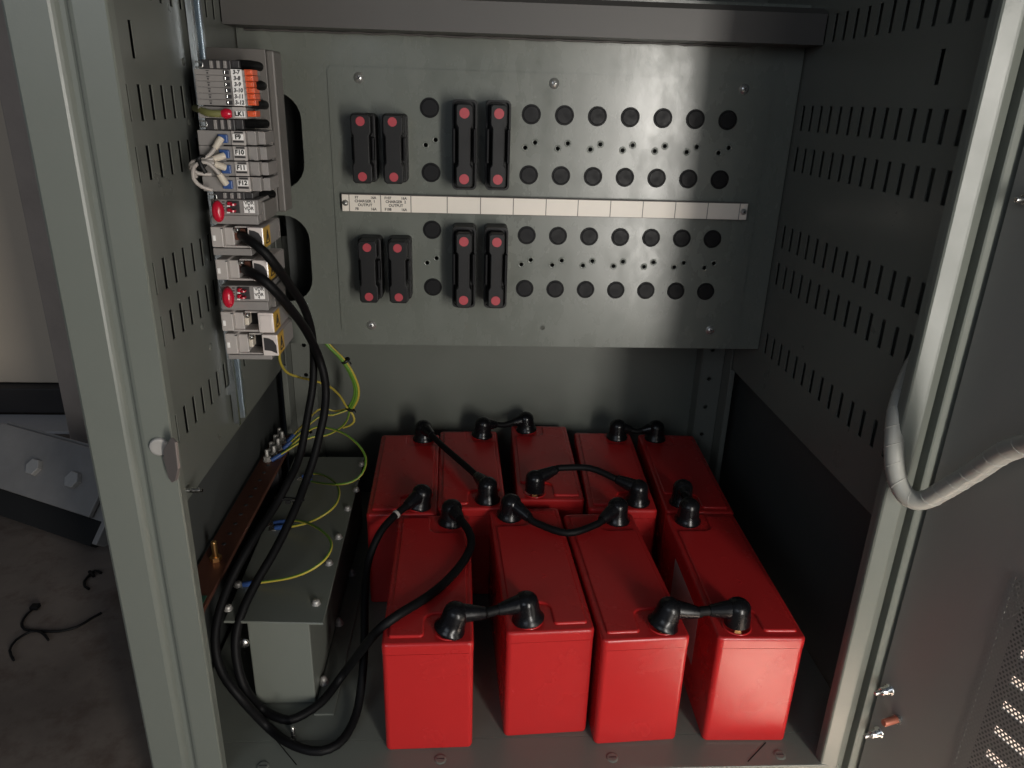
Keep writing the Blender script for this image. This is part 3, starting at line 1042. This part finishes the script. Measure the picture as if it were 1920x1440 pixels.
# end clamps
for k, (y0, y1, xo, lab) in enumerate(((112, 129.5, 0, 'black rail end clamp above the six orange lever terminals'), (223, 244, 8, 'black rail end clamp between the wire link terminal and the fuse terminals'),
                                       (360, 374, 26, 'black rail end clamp between the fuse terminals and the upper red knob module'))):
    t = thing('end_clamp', lab, 'end clamp', ctr(375 + xo, y0, 430 + xo, y1), group='black end clamps on the mounting rail')
    m_ = MB()
    pbox(m_, 378 + xo, y0, 432 + xo, y1, .05)
    pbox(m_, 433 + xo, y0 + 1, 448 + xo, y1 - 1, .045, YD + .006)
    for j in range(3):
        pbox(m_, 392 + xo + j * 13, y0 + 1.5, 398 + xo + j * 13, y1 - 1.5, .003, YD - .0025, mat=1)
    m_.obj('clamp_body', [M_tdark, M_tgrey], t)
    a0, b0, a1, b1 = pxr(368 + xo, y0 + 4, 382 + xo, y0 + 14)
    w_ = .0007
    MB().tube([(a0, YD - .003, b1), (a1 - .001, YD - .003, b1), (a1, YD - .003, b1 - .001), (a1, YD - .003, b0 + .001), (a1 - .001, YD - .003, b0), (a0, YD - .003, b0)], w_, 6).obj('wire_clip', M_steel, t)

NAMES = ['3-7', '3-8', '3-9', '3-10', '3-11', '3-12']
for i in range(6):
    y0 = 130 + 11.4 * i
    y1 = y0 + 11.0
    xo = 1.35 * i
    t = thing('terminal_block', 'grey terminal block with orange lever and white tag handwritten %s' % NAMES[i], 'terminal block', ctr(364 + xo, y0, 458 + xo, y1), group='grey lever terminal blocks on the rail')
    m_ = MB()
    pbox(m_, 364 + xo, y0, 457 + xo, y1, .055, bev=.0004)
    pbox(m_, 457.5 + xo, y0, 461 + xo, y1, .05, YD + .004, bev=.0003)
    pbox(m_, 418 + xo, y0 + 2.0, 429 + xo, y1 - 1.5, .002, YD - .0012, .0002, mat=1)
    pbox(m_, 385.5 + xo, y0 + 1.5, 391 + xo, y0 + 3, .001, YD - .0004, 0, mat=1)
    pbox(m_, 387 + xo, y0 + 5, 390 + xo, y0 + 8, .001, YD - .0004, 0, mat=1)
    pbox(m_, 419 + xo, y0 + 2.5, 421.2 + xo, y0 + 8, .0016, YD - .0022, .0002, mat=2)
    m_.obj('terminal_body', [M_tgrey, M_tdark, M_steel], t)
    m_ = MB()
    pbox(m_, 432.5 + xo, y0 - .1, 452.5 + xo, y1 + .2, .002, YD - .002, .0001)
    ptext(m_, NAMES[i], 432.5 + xo, y0, 452.5 + xo, y1, .0049, YD - .002, shear=.15, bold=.00022, squash=.95)
    m_.obj('marker_tag', [M_tag, M_ink], t)
    m_ = MB()
    pbox(m_, 457.5 + xo, y0 + .2, 473 + xo, y1 - .2, .018, YD + .0025, .0004)
    pbox(m_, 462 + xo, y0 + 1.6, 470 + xo, y1 - 2.2, .004, YD + .0008, .0004)
    m_.obj('lever', M_orange, t)
# single wire link terminal
t = thing('terminal_block', 'single terminal block with red lug and white tag handwritten LK1', 'terminal block', ctr(372, 200, 460, 222))
m_ = MB()
pbox(m_, 372, 200.5, 462, 222, .055, bev=.0005)
pbox(m_, 436, 200.8, 461, 221.6, .001, YD - .0008, .0002, mat=1)
m_.obj('terminal_body', [M_tgrey, M_tlight], t)
m_ = MB()
pbox(m_, 440, 208, 459, 219.5, .002, YD - .0025, .0002)
ptext(m_, 'LK1', 440, 208, 459, 219.5, .0056, YD - .0025, bold=.00026)
m_.obj('marker_tag', [M_tag, M_ink], t)
m_ = MB()
pbox(m_, 464, 208, 480, 219, .015, YD + .002, .0005)
pbox(m_, 467.5, 210, 476, 216, .004, YD, .0004)
m_.obj('lever', M_orange, t)
m_ = MB()
m_.tube([at(434, 213, 'Y', YD - .004), at(424, 213, 'Y', YD - .006), at(414, 213, 'Y', YD - .005)], [.0035, .0052, .0026], 10)
m_.obj('wire_lug', M_crimson, t)


def earth_wire(m_, pts, r=.0021, step=.006):
    m_.tube(pts, r, 10, step=step, mats=[1, 1, 1, 0, 0, 0, 0, 0, 0, 0])
    return m_


m_ = MB()
m_.tube([at(415, 213, 'Y', YD - .005), at(400, 213, 'Y', YD - .006), at(388, 211, 'Y', YD - .004), at(376, 206, 'Y', YD + .004), at(366, 203, 'Y', YD + .03)], [.0034], 12, step=.005, mats=[0, 0, 0, 0, 1, 1, 1, 1, 1, 1, 0, 0])
tag(m_.obj('earth_wire', [M_olive, M_olive2]), 'short yellow green earth wire entering the LK1 terminal', 'earth wire')

# fuse terminals F9..F12
FN = ['F9', 'F10', 'F11', 'F12']
for i in range(4):
    y0 = 245 + 28.8 * i
    y1 = y0 + 28.2
    xo = 3.1 * i
    t = thing('fuse_terminal', 'wide grey fuse terminal with blue socket and white tag handwritten %s' % FN[i], 'fuse terminal', ctr(372 + xo, y0, 460 + xo, y1), group='grey fuse terminals with blue sockets')
    m_ = MB()
    pbox(m_, 371 + xo, y0, 460 + xo, y1, .055, bev=.0006)
    pbox(m_, 460.5 + xo, y0 + 1, 480 + xo, y1 - 1, .045, YD + .008, .0006)
    pbox(m_, 480.5 + xo, y0 + 2, 497 + xo, y1 - 2, .035, YD + .018, .0006)
    a0, b0, a1, b1 = pbox(m_, 434 + xo, y0 + .8, 460 + xo, y1 - .8, .002, YD - .0022, .0003, mat=1)
    pbox(m_, 437 + xo, y0 + 19, 457 + xo, y0 + 22.5, .001, YD - .003, 0, mat=2)
    pbox(m_, 439 + xo, y0 + 2, 455 + xo, y0 + 5, .001, YD - .003, 0, mat=2)
    m_.obj('terminal_body', [M_tgrey, M_tlight, M_tdark], t)
    m_ = MB()
    pbox(m_, 436 + xo, y0 + 6.5, 456 + xo, y0 + 17.5, .0012, YD - .0036, .0002)
    ptext(m_, FN[i], 436 + xo, y0 + 6.5, 456 + xo, y0 + 17.5, .0058, YD - .0036, bold=.00026)
    m_.obj('marker_tag', [M_tag, M_ink], t)
    m_ = MB()
    pbox(m_, 408 + xo, y0 + 7, 426 + xo, y0 + 23, .006, YD - .003, .0008)
    m_.obj('socket', M_blue, t)
# grey jumper wires
GW = [((413, 262), (398, 285), (382, 298), (362, 303), (359, 315), (368, 332)), ((417, 293), (400, 298), (378, 302), (361, 304), (357, 313), (361, 322)),
      ((418, 313), (405, 308), (386, 303), (366, 308), (359, 316), (372, 325), (396, 327)), ((422, 342), (410, 325), (394, 308), (380, 304), (364, 312), (363, 335), (378, 350), (398, 356))]
GL = ['topmost grey jumper wire, running from the F9 socket', 'grey jumper wire running almost level from the F10 socket', 'grey jumper wire from the F11 socket', 'lowest grey jumper wire, curling from the F12 socket']
for i, pts in enumerate(GW):
    pts = list(pts)
    P = [at(*p, 'Y', YD - .006 - .010 * math.sin(PI * k / (len(pts) - 1)) - .002 * i) for k, p in enumerate(pts)]
    t = thing('jumper_wire', GL[i], 'wire', tuple(P[0]), group='grey jumper wires of the fuse terminals')
    MB().tube(P, .0019, 10, step=.005).obj('wire', M_gwire, t)
    d = (P[1] - P[0]).normalized()
    MB().tube([P[0] - d * .002, P[0] + d * .004, P[0] + d * .0085, P[0] + d * .010], [.0032, .0033, .0028, .0031], 12).obj('ferrule', M_ferrule, t)
p = at(378, 304, 'Y', YD - .015)
m_ = MB()
m_.tube([p + V((.0035 * math.cos(a_), .008 * math.sin(a_), .006 * math.cos(a_ + .6))) for a_ in [2 * PI * k / 14 for k in range(15)]], .0016, 6)
m_.tube([p + V((0, -.007, .003)), p + V((.003, -.009, -.004)), p + V((.005, -.007, -.009))], .0022, 6)
tag(m_.obj('cable_tie', M_black), 'black cable tie bunching the grey jumper wires', 'cable tie')

# black wires into the trunking
BWI = [((446, 121), (468, 122), (486, 125), 'above the orange levers', 1), ((476, 161), (488, 160), (492, 161), 'beside the 3-9 lever', 1), ((481, 197), (490, 196), (496, 197), 'beside the 3-12 lever', 1),
       ((455, 231), (478, 232), (498, 232), 'below the LK1 terminal', 1), ((420, 273), (465, 273), (500, 266), 'below the F9 tag', 0), ((425, 302), (470, 301), (503, 299), 'below the F10 tag', 0),
       ((430, 331), (475, 331), (507, 332), 'below the F11 tag', 0), ((452, 365), (480, 365), (511, 364), 'below the F12 tag', 1)]
for i, (a_, b_, c_, lab, fat) in enumerate(BWI):
    m_ = MB()
    if fat:
        m_.tube([at(*a_, 'Y', YD + .012), at(*b_, 'Y', YD + .03), at(*c_, 'Y', YD + .055)], .0044, 10, step=.006)
    else:
        m_.tube([at(*a_, 'Y', YD - .001), at(*b_, 'Y', YD - .0006), at(b_[0] + 8, b_[1], 'Y', YD + .015), at(*c_, 'Y', YD + .07)], .0006, 6, step=.006)
        m_.tube([at(b_[0] + 12, b_[1] + 1, 'Y', YD + .016), at((b_[0] + c_[0]) / 2 + 6, (b_[1] + c_[1]) / 2, 'Y', YD + .03), at(*c_, 'Y', YD + .07)], .0032, 8, step=.006)
    e = at(c_[0] + 5, c_[1], 'Y', .868)
    m_.tube([at(*c_, 'Y', YD + (.055 if fat else .07)), e + V((0, .0005, 0))], .0010, 6)
    tag(m_.obj('black_wire', M_cable), 'black wire into the grey trunking ' + lab, 'wire', 'black wires entering the trunking')

# surge modules with red knob


def module(y0, xo, lab, lines):
    t = thing('knob_module', lab, 'rail module', ctr(397 + xo, y0, 480 + xo, y0 + 44), group='grey rail modules with red knobs')
    m_ = MB()
    pbox(m_, 396 + xo, y0, 484 + xo, y0 + 29, .06, bev=.0008)
    pbox(m_, 397 + xo, y0 + 29.5, 484 + xo, y0 + 46, .055, YD + .003, .0006)
    pbox(m_, 485 + xo, y0 + 4, 497 + xo, y0 + 40, .045, YD + .014, .001, mat=1)
    pbox(m_, 427 + xo, y0 + 2, 449 + xo, y0 + 25, .002, YD - .001, .0002, mat=2)
    for j in range(4):
        pbox(m_, 416 + xo + (j % 2), y0 + 3 + j * 5.2, 421 + xo, y0 + 5.2 + j * 5.2, .001, YD - .0004, 0, mat=2)
    m_.obj('module_body', [M_tgrey, M_trunk, M_tdark], t)
    p = at(409 + xo, y0 + 22, 'Y', YD - .010)
    Mk_ = frame(p, (.30, -.94, .05), (0, 0, 1)) @ Matrix.Diagonal((1.62, .92, 1, 1))
    MB().lathe([(.0062, -.010), (.0064, 0), (.0062, .0032), (.005, .0052), (.0028, .0062), (0, .0065)], Mk_, 26).obj('red_knob', M_crimson, t)
    for j in range(2):
        m_ = MB()
        a0, b0, a1, b1 = pxr(428 + xo, y0 + 2 + j * 12, 446 + xo, y0 + 12 + j * 12)
        Mx2 = Matrix(((0, 0, 1, 0), (1, 0, 0, 0), (0, 1, 0, 0), (0, 0, 0, 1)))
        m_.box((a0, YD - .005, b0 + .001), (a0 + (a1 - a0) * .45, YD, b1 - .0005), .0015)
        m_.box((a0 + (a1 - a0) * .40, YD - .008, b0 + .0015), (a1 - .001, YD, b1 - .002), .0018)
        m_.obj('red_switch', M_crimson, t)
        MB().box((a0, YD - .0062, b0), (a0 + (a1 - a0) * .35, YD - .0048, b0 + .0014), .0005).obj('switch_pin', M_tag, t)
    m_ = MB()
    pbox(m_, 457 + xo, y0 + 3, 477 + xo, y0 + 25, .0012, YD - .0014, .0002)
    for j, s in enumerate(lines):
        ptext(m_, s, 457 + xo, y0 + 3.5 + j * 5.2, 477 + xo, y0 + 9 + j * 5.2, .0046 if len(s) > 1 else .0034, YD - .0014, bold=.00012)
    m_.obj('marker_tag', [M_tag, M_ink], t)


module(374.5, 0, 'upper grey rail module with a red knob, above the thick cable terminals', ['VDR', '5', 'VDR', '5'])
module(536, 19, 'lower grey rail module with a red knob, between the power terminals', ['VDR', '6', 'VDR', '4'])

# power terminals


def power_terminal(y0, xo, lab, cabled, h=40, cover=True):
    t = thing('power_terminal', lab, 'power terminal', ctr(396 + xo, y0, 495 + xo, y0 + h), group='large power terminals with yellow labels')
    m_ = MB()
    pbox(m_, 396 + xo, y0 + 1, 418 + xo, y0 + h - 1, .06, YD - .004, .001)           # front nose
    pbox(m_, 418.5 + xo, y0 + 2, 439 + xo, y0 + h - 4, .06, YD + .004, .001)
    pbox(m_, 439.5 + xo, y0, 466 + xo, y0 + 2.5, .05, YD, .0004)
    pbox(m_, 418.5 + xo, y0 + h - 3.6, 466 + xo, y0 + h, .05, YD + .002, .0004)
    pbox(m_, 439.5 + xo, y0 + 2.8, 466 + xo, y0 + h - 4, .03, YD + .024, .0004, mat=2)
    pbox(m_, 399 + xo, y0 + 17, 404 + xo, y0 + 27, .001, YD - .0046, .0002, mat=1)
    pbox(m_, 413 + xo, y0 + 3, 417 + xo, y0 + 5, .001, YD - .0046, 0, mat=2)
    m_.obj('terminal_body', [M_tlight, M_tag, M_tdark], t)
    m_ = MB()
    if cabled:
        pbox(m_, 439 + xo, y0 + 4, 462 + xo, y0 + 26, .015, YD + .006, .001)
    else:
        pbox(m_, 439 + xo, y0 + 4, 447 + xo, y0 + 26, .012, YD + .004, .001)
    m_.obj('clamp', M_copper if cabled else M_ferrule, t)
    MB().lathe([(.003, 0), (.003, .003), (.001, .004)], frame(at(445 + xo, y0 + 6, 'Y', YD + .004), (0, -1, 0)), 12).obj('clamp_screw', M_steel, t)
    # cover box: clear front frame with a dark window, long face to the right
    m_ = MB()
    a0, b0, a1, b1 = pxr(467 + xo, y0 + 1, 496 + xo, y0 + h)
    m_.box((a0, YD - .004, b0), (a1, YD + .062, b1), .001)
    fw = (a1 - a0)
    fh = (b1 - b0)
    win = [(a0 + fw * .12, b0 + fh * .28), (a0 + fw * .55, b0 + fh * .24), (a0 + fw * .92, b0 + fh * .12), (a0 + fw * .9, b0 + fh * .5), (a0 + fw * .72, b0 + fh * .74), (a0 + fw * .45, b0 + fh * .84), (a0 + fw * .12, b0 + fh * .88)]
    if not cover:
        win = []
    if win:
        Mw = Matrix(((1, 0, 0, 0), (0, 0, -1, YD - .004), (0, 1, 0, 0), (0, 0, 0, 1)))
        m_.prism(win, .0, .0005, mat=1, M=Mw)
    else:
        m_.box((a0 + fw * .14, YD - .0048, b0 + fh * .14), (a1 - fw * .1, YD - .0042, b1 - fh * .12), .0004)
    # right face material parts
    cv = m_.obj('terminal_cover', [M_clear, M_tdark], t)
    MB().box((a1 + .0001, YD - .0035, b0 + .0004), (a1 + .0006, YD + .020, b1 - .0004)).box((a1 + .0001, YD + .0205, b0 + .0004), (a1 + .0005, YD + .061, b1 - .0004), mat=1).obj('warning_label', [M_yellow, M_tgrey], cv, origin=abs_loc(t))
    # warning triangle outline
    zc, yc = (b0 + b1) / 2, YD + .0085
    tri = [(yc - .006, zc - fh * .30), (yc + .006, zc - fh * .30), (yc, zc + fh * .30)]
    P = [V((a1 + .0008, *p)) for p in tri]
    MB().tube(P + [P[0]], .0006, 5).tube([V((a1 + .0008, yc, zc + .002)), V((a1 + .0008, yc, zc - .004))], .0006, 5).obj('warning_sign', M_ink, cv, origin=abs_loc(t))
    return t


power_terminal(424.5, 0, 'highest power terminal with the upper thick black cable', True)
power_terminal(486, 9, 'second power terminal from the top, with the lower thick black cable', True)
power_terminal(584, 19, 'empty power terminal with a plain whitish cover below the lower red knob module', False, 38, cover=False)
power_terminal(625, 27, 'lowest power terminal of the column with a dark cover window', False, 40)
m_ = MB()
pbox(m_, 400, 466, 472, 479, .055, YD + .002, .0006)
tag(m_.obj('rail_spacer', M_tgrey), 'grey spacer between the two cabled power terminals', 'spacer')
m_ = MB()
pbox(m_, 428, 665.5, 510, 674, .06, YD - .001, .0006)
tag(m_.obj('rail_spacer', M_tgrey), 'pale end plate under the lowest power terminal', 'spacer')

# ------------------------------------------------------------------ equipment box on the floor
ZB = -.535
eb_ = thing('equipment_box', 'low grey steel box with screwed lid on the cabinet floor left of the batteries', 'box', (-.205, .85, ZF))
bx = MB()
bx.box((-.2400, .664, ZF + .0005), (-.1735, 1.045, ZB - .0005), .0015)
bx.obj('box_body', M_paint, eb_)
c1, c2 = at(420, 1168, 'Z', ZB), at(606, 1172, 'Z', ZB)
lidp = MB()
lidp.prism([(c1.x, c1.y), (c2.x, c2.y), (-.1665, 1.052), (-.2750, 1.052)], ZB, ZB + .0025, .0008)
lidp.obj('box_lid', M_paint, eb_)
side_f = MB()
side_f.box((-.1720, .645, ZF + .0002), (-.1500, 1.05, ZF + .0026), .0006)
side_f.obj('foot_flange', M_paint, eb_)
for px, py in ((593, 1132), (617, 1057), (635, 1008), (652, 955), (668, 920), (678, 872), (428, 1142), (447, 1098)):
    q = at(px, py, 'Z', ZB + .0026)
    MB().lathe([(.0052, 0), (.0052, .0008), (.0040, .0010), (.0040, .0040), (.003, .005), (0, .005)], frame(q, (0, 0, 1)), 14).obj('lid_screw', M_dull, eb_)
for px, py in ((636, 1170), (607, 1280), (660, 1077), (658, 1002)):
    q = at(px, py, 'Z', ZF + .0027)
    MB().lathe([(.0060, 0), (.0060, .001), (.0048, .0012), (.0046, .005), (.003, .0085), (0, .0095)], frame(q, (0, 0, 1)), 16).obj('dome_nut', M_dull, eb_)
q = at(452, 1205, 'Y', .6635)
MB().lathe([(.0062, 0), (.0062, .001), (.0045, .003), (0, .004)], frame((q.x + .003, .6635, q.z), (0, -1, 0)), 14).obj('side_screw', M_steel, eb_)

# ------------------------------------------------------------------ earth bar
ZE = -.505
eb2 = thing('earth_bar', 'long flat copper earth bar along the lower left wall', 'earth bar', (-.293, .85, ZE))
bar = MB().box((-.3085, .600, ZE - .006), (-.2765, 1.072, ZE), .0006)
for k in range(11):
    bar.lathe([(.0028, 0), (.0028, .0003), (0, .0003)], frame((-.2925, .745 + k * .0225, ZE), (0, 0, 1)), 10, mat=1)
bar.obj('bar', [M_copper, M_tdark], eb2)
for y in (.625, 1.0):
    MB().box((-.305, y - .01, ZE - .05), (-.285, y + .01, ZE - .0065), .001).obj('bar_support', M_tdark, eb2)
m_ = MB()
m_.box((-.3050, .640, ZE + .0002), (-.2795, .668, ZE + .0012), .0003).box((-.3050, .6385, ZE + .0002), (-.2795, .6398, ZE + .0014), mat=1)
for y in (.646, .661):
    m_.lathe([(.0018, 0), (.0018, .001), (0, .0013)], frame((-.2925, y, ZE + .0012), (0, 0, 1)), 8, mat=1)
m_.obj('earth_plate', [M_pcb, M_tag], eb2)
EB = []
for k in range(7):
    y = .985 + k * .0125
    x = -.296 + (.006 if k % 2 else -.001)
    m_ = MB().lathe([(.0066, 0), (.0066, .0015)], frame((x, y, ZE + .0001), (0, 0, 1)), 14, smooth=False)
    m_.lathe([(.0056, .0016), (.0056, .0066), (.005, .0072)], frame((x, y, ZE), (0, 0, 1)), 6, smooth=False)
    m_.lathe([(.0029, .0072), (.0029, .017), (.0022, .018)], frame((x, y, ZE), (0, 0, 1)), 10)
    m_.obj('earth_bolt', M_dull, eb2)
    EB.append(V((x, y, ZE + .004)))
# brass bolt standing on the bar
q = at(405, 1050, 'Z', ZE)
bb_ = MB().lathe([(.0068, .0001), (.0068, .0048), (.0062, .0054)], frame(q, (0, 0, 1), (1, .4, 0)), 6, smooth=False)
prof = [(.0030, .0054)]
for k in range(12):
    prof += [(.0033, .006 + k * .0016), (.0028, .0068 + k * .0016)]
prof += [(.002, .0255), (0, .026)]
bb_.lathe(prof, frame(q, (0, 0, 1)), 14)
tag(bb_.obj('brass_bolt', M_brass), 'brass hex bolt standing upright on the near end of the copper bar', 'bolt')

# ------------------------------------------------------------------ earth wires
G2 = 'yellow green earth wires on the left'


def ewire(lab, pts, lugs=(0,), r=.0020):
    P = [V(p) for p in pts]
    t = thing('earth_wire', lab, 'earth wire', tuple(P[0]), group=G2)
    earth_wire(MB(), P, r * .82).obj('wire', [M_ywire, M_gnwire], t)
    for e in lugs:
        p, n_ = (P[0], P[1]) if e == 0 else (P[-1], P[-2])
        d = (n_ - p).normalized()
        MB().tube([p - d * .004, p + d * .006, p + d * .012], [.0032, .0034, .0026], 10).obj('blue_lug', M_blue, t)
        MB().box(p - V((.0045, .0045, .0022)) - d * .008, p + V((.0045, .0045, -.0008)) - d * .008, .0006).obj('lug_ring', M_steel, t)
    return t


J = at(655, 770, 'Y', 1.06)
ewire('earth wire from the foremost bolt of the copper bar up to the tied bundle', [EB[0] + V((.010, -.002, 0)), at(575, 823, 'Y', 1.0), at(612, 816, 'Y', 1.01), at(640, 801, 'Y', 1.03), at(652, 785, 'Y', 1.05), J])
ewire('earth wire from a rear bolt of the copper bar straight to the bundle', [EB[3] + V((.010, 0, 0)), at(596, 783, 'Y', 1.04), at(625, 778, 'Y', 1.05), J + V((0, .001, .002))])
ewire('faint rearmost earth wire from the copper bar to the bundle', [EB[5] + V((.010, 0, 0)), at(598, 768, 'Y', 1.06), at(628, 771, 'Y', 1.065), J + V((0, .003, .003))], r=.0018)
ewire('earth wire hanging from the lowest power terminal round to the bundle', [at(523, 660, 'Y', .83), at(526, 680, 'Y', .85), at(538, 698, 'Y', .88), at(560, 707, 'Y', .91), at(590, 714, 'Y', .95), at(618, 725, 'Y', .99), at(637, 742, 'Y', 1.03), at(648, 760, 'Y', 1.05), J], lugs=())
ewire('large looping earth wire from the copper bar to the far box lid',
      [EB[1] + V((.010, -.002, 0)), at(585, 804, 'Y', 1.0), at(620, 804, 'Y', .99), at(650, 816, 'Y', .97), at(675, 838, 'Y', .95), at(686, 862, 'Y', .93), at(679, 888, 'Y', .91), at(660, 903, 'Y', .905), at(632, 908, 'Y', .905), at(590, 904, 'Z', ZB + .010), at(575, 898, 'Z', ZB + .006)], lugs=(0, 1))
ewire('middle looping earth wire along the box lid', [at(572, 893, 'Z', ZB + .006), at(592, 888, 'Z', ZB + .010), at(615, 895, 'Z', ZB + .022), at(632, 910, 'Z', ZB + .030), at(636, 928, 'Z', ZB + .032), at(628, 948, 'Z', ZB + .030), at(608, 965, 'Z', ZB + .024), at(580, 979, 'Z', ZB + .016), at(548, 987, 'Z', ZB + .010), at(522, 989, 'Z', ZB + .006)], lugs=(0, 1))
ewire('nearest looping earth wire down to the front of the box lid', [at(520, 980, 'Z', ZB + .006), at(545, 976, 'Z', ZB + .010), at(572, 979, 'Z', ZB + .020), at(600, 993, 'Z', ZB + .030), at(618, 1010, 'Z', ZB + .034), at(621, 1028, 'Z', ZB + .034), at(608, 1050, 'Z', ZB + .030), at(580, 1070, 'Z', ZB + .022), at(545, 1083, 'Z', ZB + .014), at(505, 1090, 'Z', ZB + .008), at(462, 1095, 'Z', ZB + .005)], lugs=(0, 1))
# tied bundle rising behind the panel
t = thing('earth_bundle', 'thick tied bundle of yellow green wires rising behind the fuse panel', 'wire bundle', tuple(J), group=None)
bp = [at(600, 628, 'Y', 1.03), at(618, 650, 'Y', 1.03), at(640, 672, 'Y', 1.035), at(657, 697, 'Y', 1.04), at(668, 725, 'Y', 1.05), at(667, 747, 'Y', 1.055), at(655, 770, 'Y', 1.06)]
for dx, dy in ((-.0028, 0), (.0, -.0016), (.0028, .001), (0, .0024)):
    earth_wire(MB(), [p + V((dx, dy, -dx * .5)) for p in bp], .0021).obj('wire', [M_ywire if dx > .001 else M_gnwire, M_gnwire], t)
for p, d in ((at(648, 676, 'Y', 1.036), bp[3] - bp[2]), (at(657, 766, 'Y', 1.058), bp[6] - bp[5])):
    MB().lathe([(.0066, -.0016), (.0072, 0), (.0066, .0016)], frame(p, d), 18).tube([p + V((.006, -.004, 0)), p + V((.009, -.006, -.004))], .001, 5).obj('cable_tie', M_black, t)
m_ = MB()
earth_wire(m_, [J, at(662, 778, 'Y', 1.06), at(664, 790, 'Y', 1.06), at(655, 798, 'Y', 1.06), at(643, 802, 'Y', 1.06)], .0018)
m_.obj('wire', [M_ywire, M_gnwire], t)

# ------------------------------------------------------------------ spiral wrapped loom to the door
t = thing('wrapped_loom', 'pale spiral wrapped cable loom hooked round the right front post', 'cable loom', tuple(at(1700, 935, 'Y', .53)))
lp = [V((.428, .60, -.150)), at(1722, 668, 'Y', .615), at(1700, 715, 'Y', .600), at(1682, 770, 'Y', .585), at(1676, 830, 'Y', .572), at(1679, 885, 'Y', .560), at(1692, 921, 'Y', .550), at(1712, 937, 'Y', .542), at(1738, 936, 'Y', .534), at(1775, 916, 'Y', .520), at(1825, 886, 'Y', .500), at(1880, 850, 'Y', .475), at(1935, 830, 'Y', .45), at(2010, 815, 'Y', .41), at(2080, 830, 'Y', .375)]
lp[0] = at(1745, 620, 'Y', .625)
sp = spline(lp, .0022)
MB().tube(sp, [.0081 + .00012 * math.sin(i * .37) for i in range(len(sp))], 16).obj('wrap_sleeve', M_spiral, t)
# helical ribbon with a small gap between turns
k = len(sp)
tt = (sp[1] - sp[0]).normalized()
a_ = tt.orthogonal().normalized()
fr = []
L_ = 0
for i, p in enumerate(sp):
    tt = (sp[min(i + 1, k - 1)] - sp[max(i - 1, 0)]).normalized()
    a_ = (a_ - tt * a_.dot(tt)).normalized()
    if i:
        L_ += (p - sp[i - 1]).length
    fr.append((L_, p, a_.copy(), tt.cross(a_)))


def at_len(s):
    s = max(0, min(s, fr[-1][0] - 1e-6))
    lo = 0
    hi = len(fr) - 1
    while hi - lo > 1:
        md = (lo + hi) // 2
        if fr[md][0] <= s:
            lo = md
        else:
            hi = md
    f0, f1 = fr[lo], fr[hi]
    u = (s - f0[0]) / max(1e-9, f1[0] - f0[0])
    return f0[1].lerp(f1[1], u), f0[2].lerp(f1[2], u), f0[3].lerp(f1[3], u)


pitch = .0165
hx = []
for i in range(int(fr[-1][0] / pitch * 20)):
    th = 2 * PI * i / 20
    p, A_, B_ = at_len(pitch * i / 20)
    hx.append(p + (A_ * math.cos(th) + B_ * math.sin(th)) * .0080)
MB().tube(hx, .00042, 6).obj('wrap_seam', M_spiralin, t)

# drop helper flags
for o in bpy.data.objects:
    if '_local' in o:
        del o['_local']

# ------------------------------------------------------------------ camera
cam = bpy.data.cameras.new('camera')
cam.sensor_width = 36
cam.lens = FPX / 1920 * 36
cam.clip_start = .01
cam.clip_end = 60
co = bpy.data.objects.new('camera', cam)
COL.objects.link(co)
R = Matrix(((RX[0][0], RX[0][2], -RX[0][1], 0), (RX[1][0], RX[1][2], -RX[1][1], 0), (RX[2][0], RX[2][2], -RX[2][1], 0), (0, 0, 0, 1)))
co.matrix_world = R
scene.camera = co

# ------------------------------------------------------------------ light


def area(name, loc, target, sx, sy, power, col):
    l = bpy.data.lights.new(name, 'AREA')
    l.shape = 'RECTANGLE'
    l.size, l.size_y = sx, sy
    l.energy = power
    l.color = col
    o = bpy.data.objects.new(name, l)
    COL.objects.link(o)
    o.location = loc
    o.rotation_euler = (V(target) - V(loc)).to_track_quat('-Z', 'Y').to_euler()
    return o


def spot(name, loc, target, ang, power, col, blend=.6, size=.05):
    l = bpy.data.lights.new(name, 'SPOT')
    l.energy = power
    l.color = col
    l.spot_size = math.radians(ang)
    l.spot_blend = blend
    l.shadow_soft_size = size
    o = bpy.data.objects.new(name, l)
    COL.objects.link(o)
    o.location = loc
    o.rotation_euler = (V(target) - V(loc)).to_track_quat('-Z', 'Y').to_euler()
    return o


area('doorway_light', (.76, -1.0, -.21), (.22, .9, -.23), .18, 1.04, 24, (1, .955, .89))
area('doorway_glow', (.52, -.80, -.21), (.22, .93, -.22), .30, 1.04, 3.2, (1, .96, .90))
area('sky_fill', (-1.1, -1.9, .75), (.3, .8, -.25), 1.5, 1.1, 11.5, (.82, .90, 1))
spot('floor_light_right', (1.5, .1, .7), (.80, .50, ZG), 40, 1500, (1, .95, .88))
spot('floor_light_front', (.40, -.35, 1.1), (.45, .36, ZG), 7, 10000, (1, .94, .87), blend=.35)

w = bpy.data.worlds.new('World')
scene.world = w
w.use_nodes = True
bg = w.node_tree.nodes['Background']
bg.inputs['Color'].default_value = (.62, .76, 1.0, 1)
bg.inputs['Strength'].default_value = .11

vs_ = scene.view_settings
vs_.view_transform = 'Standard'
vs_.look = 'None'
vs_.exposure = -.12
vs_.gamma = 1
vs_.use_curve_mapping = False
scene.render.engine = 'CYCLES'
scene.render.resolution_x = 1024
scene.render.resolution_y = 768
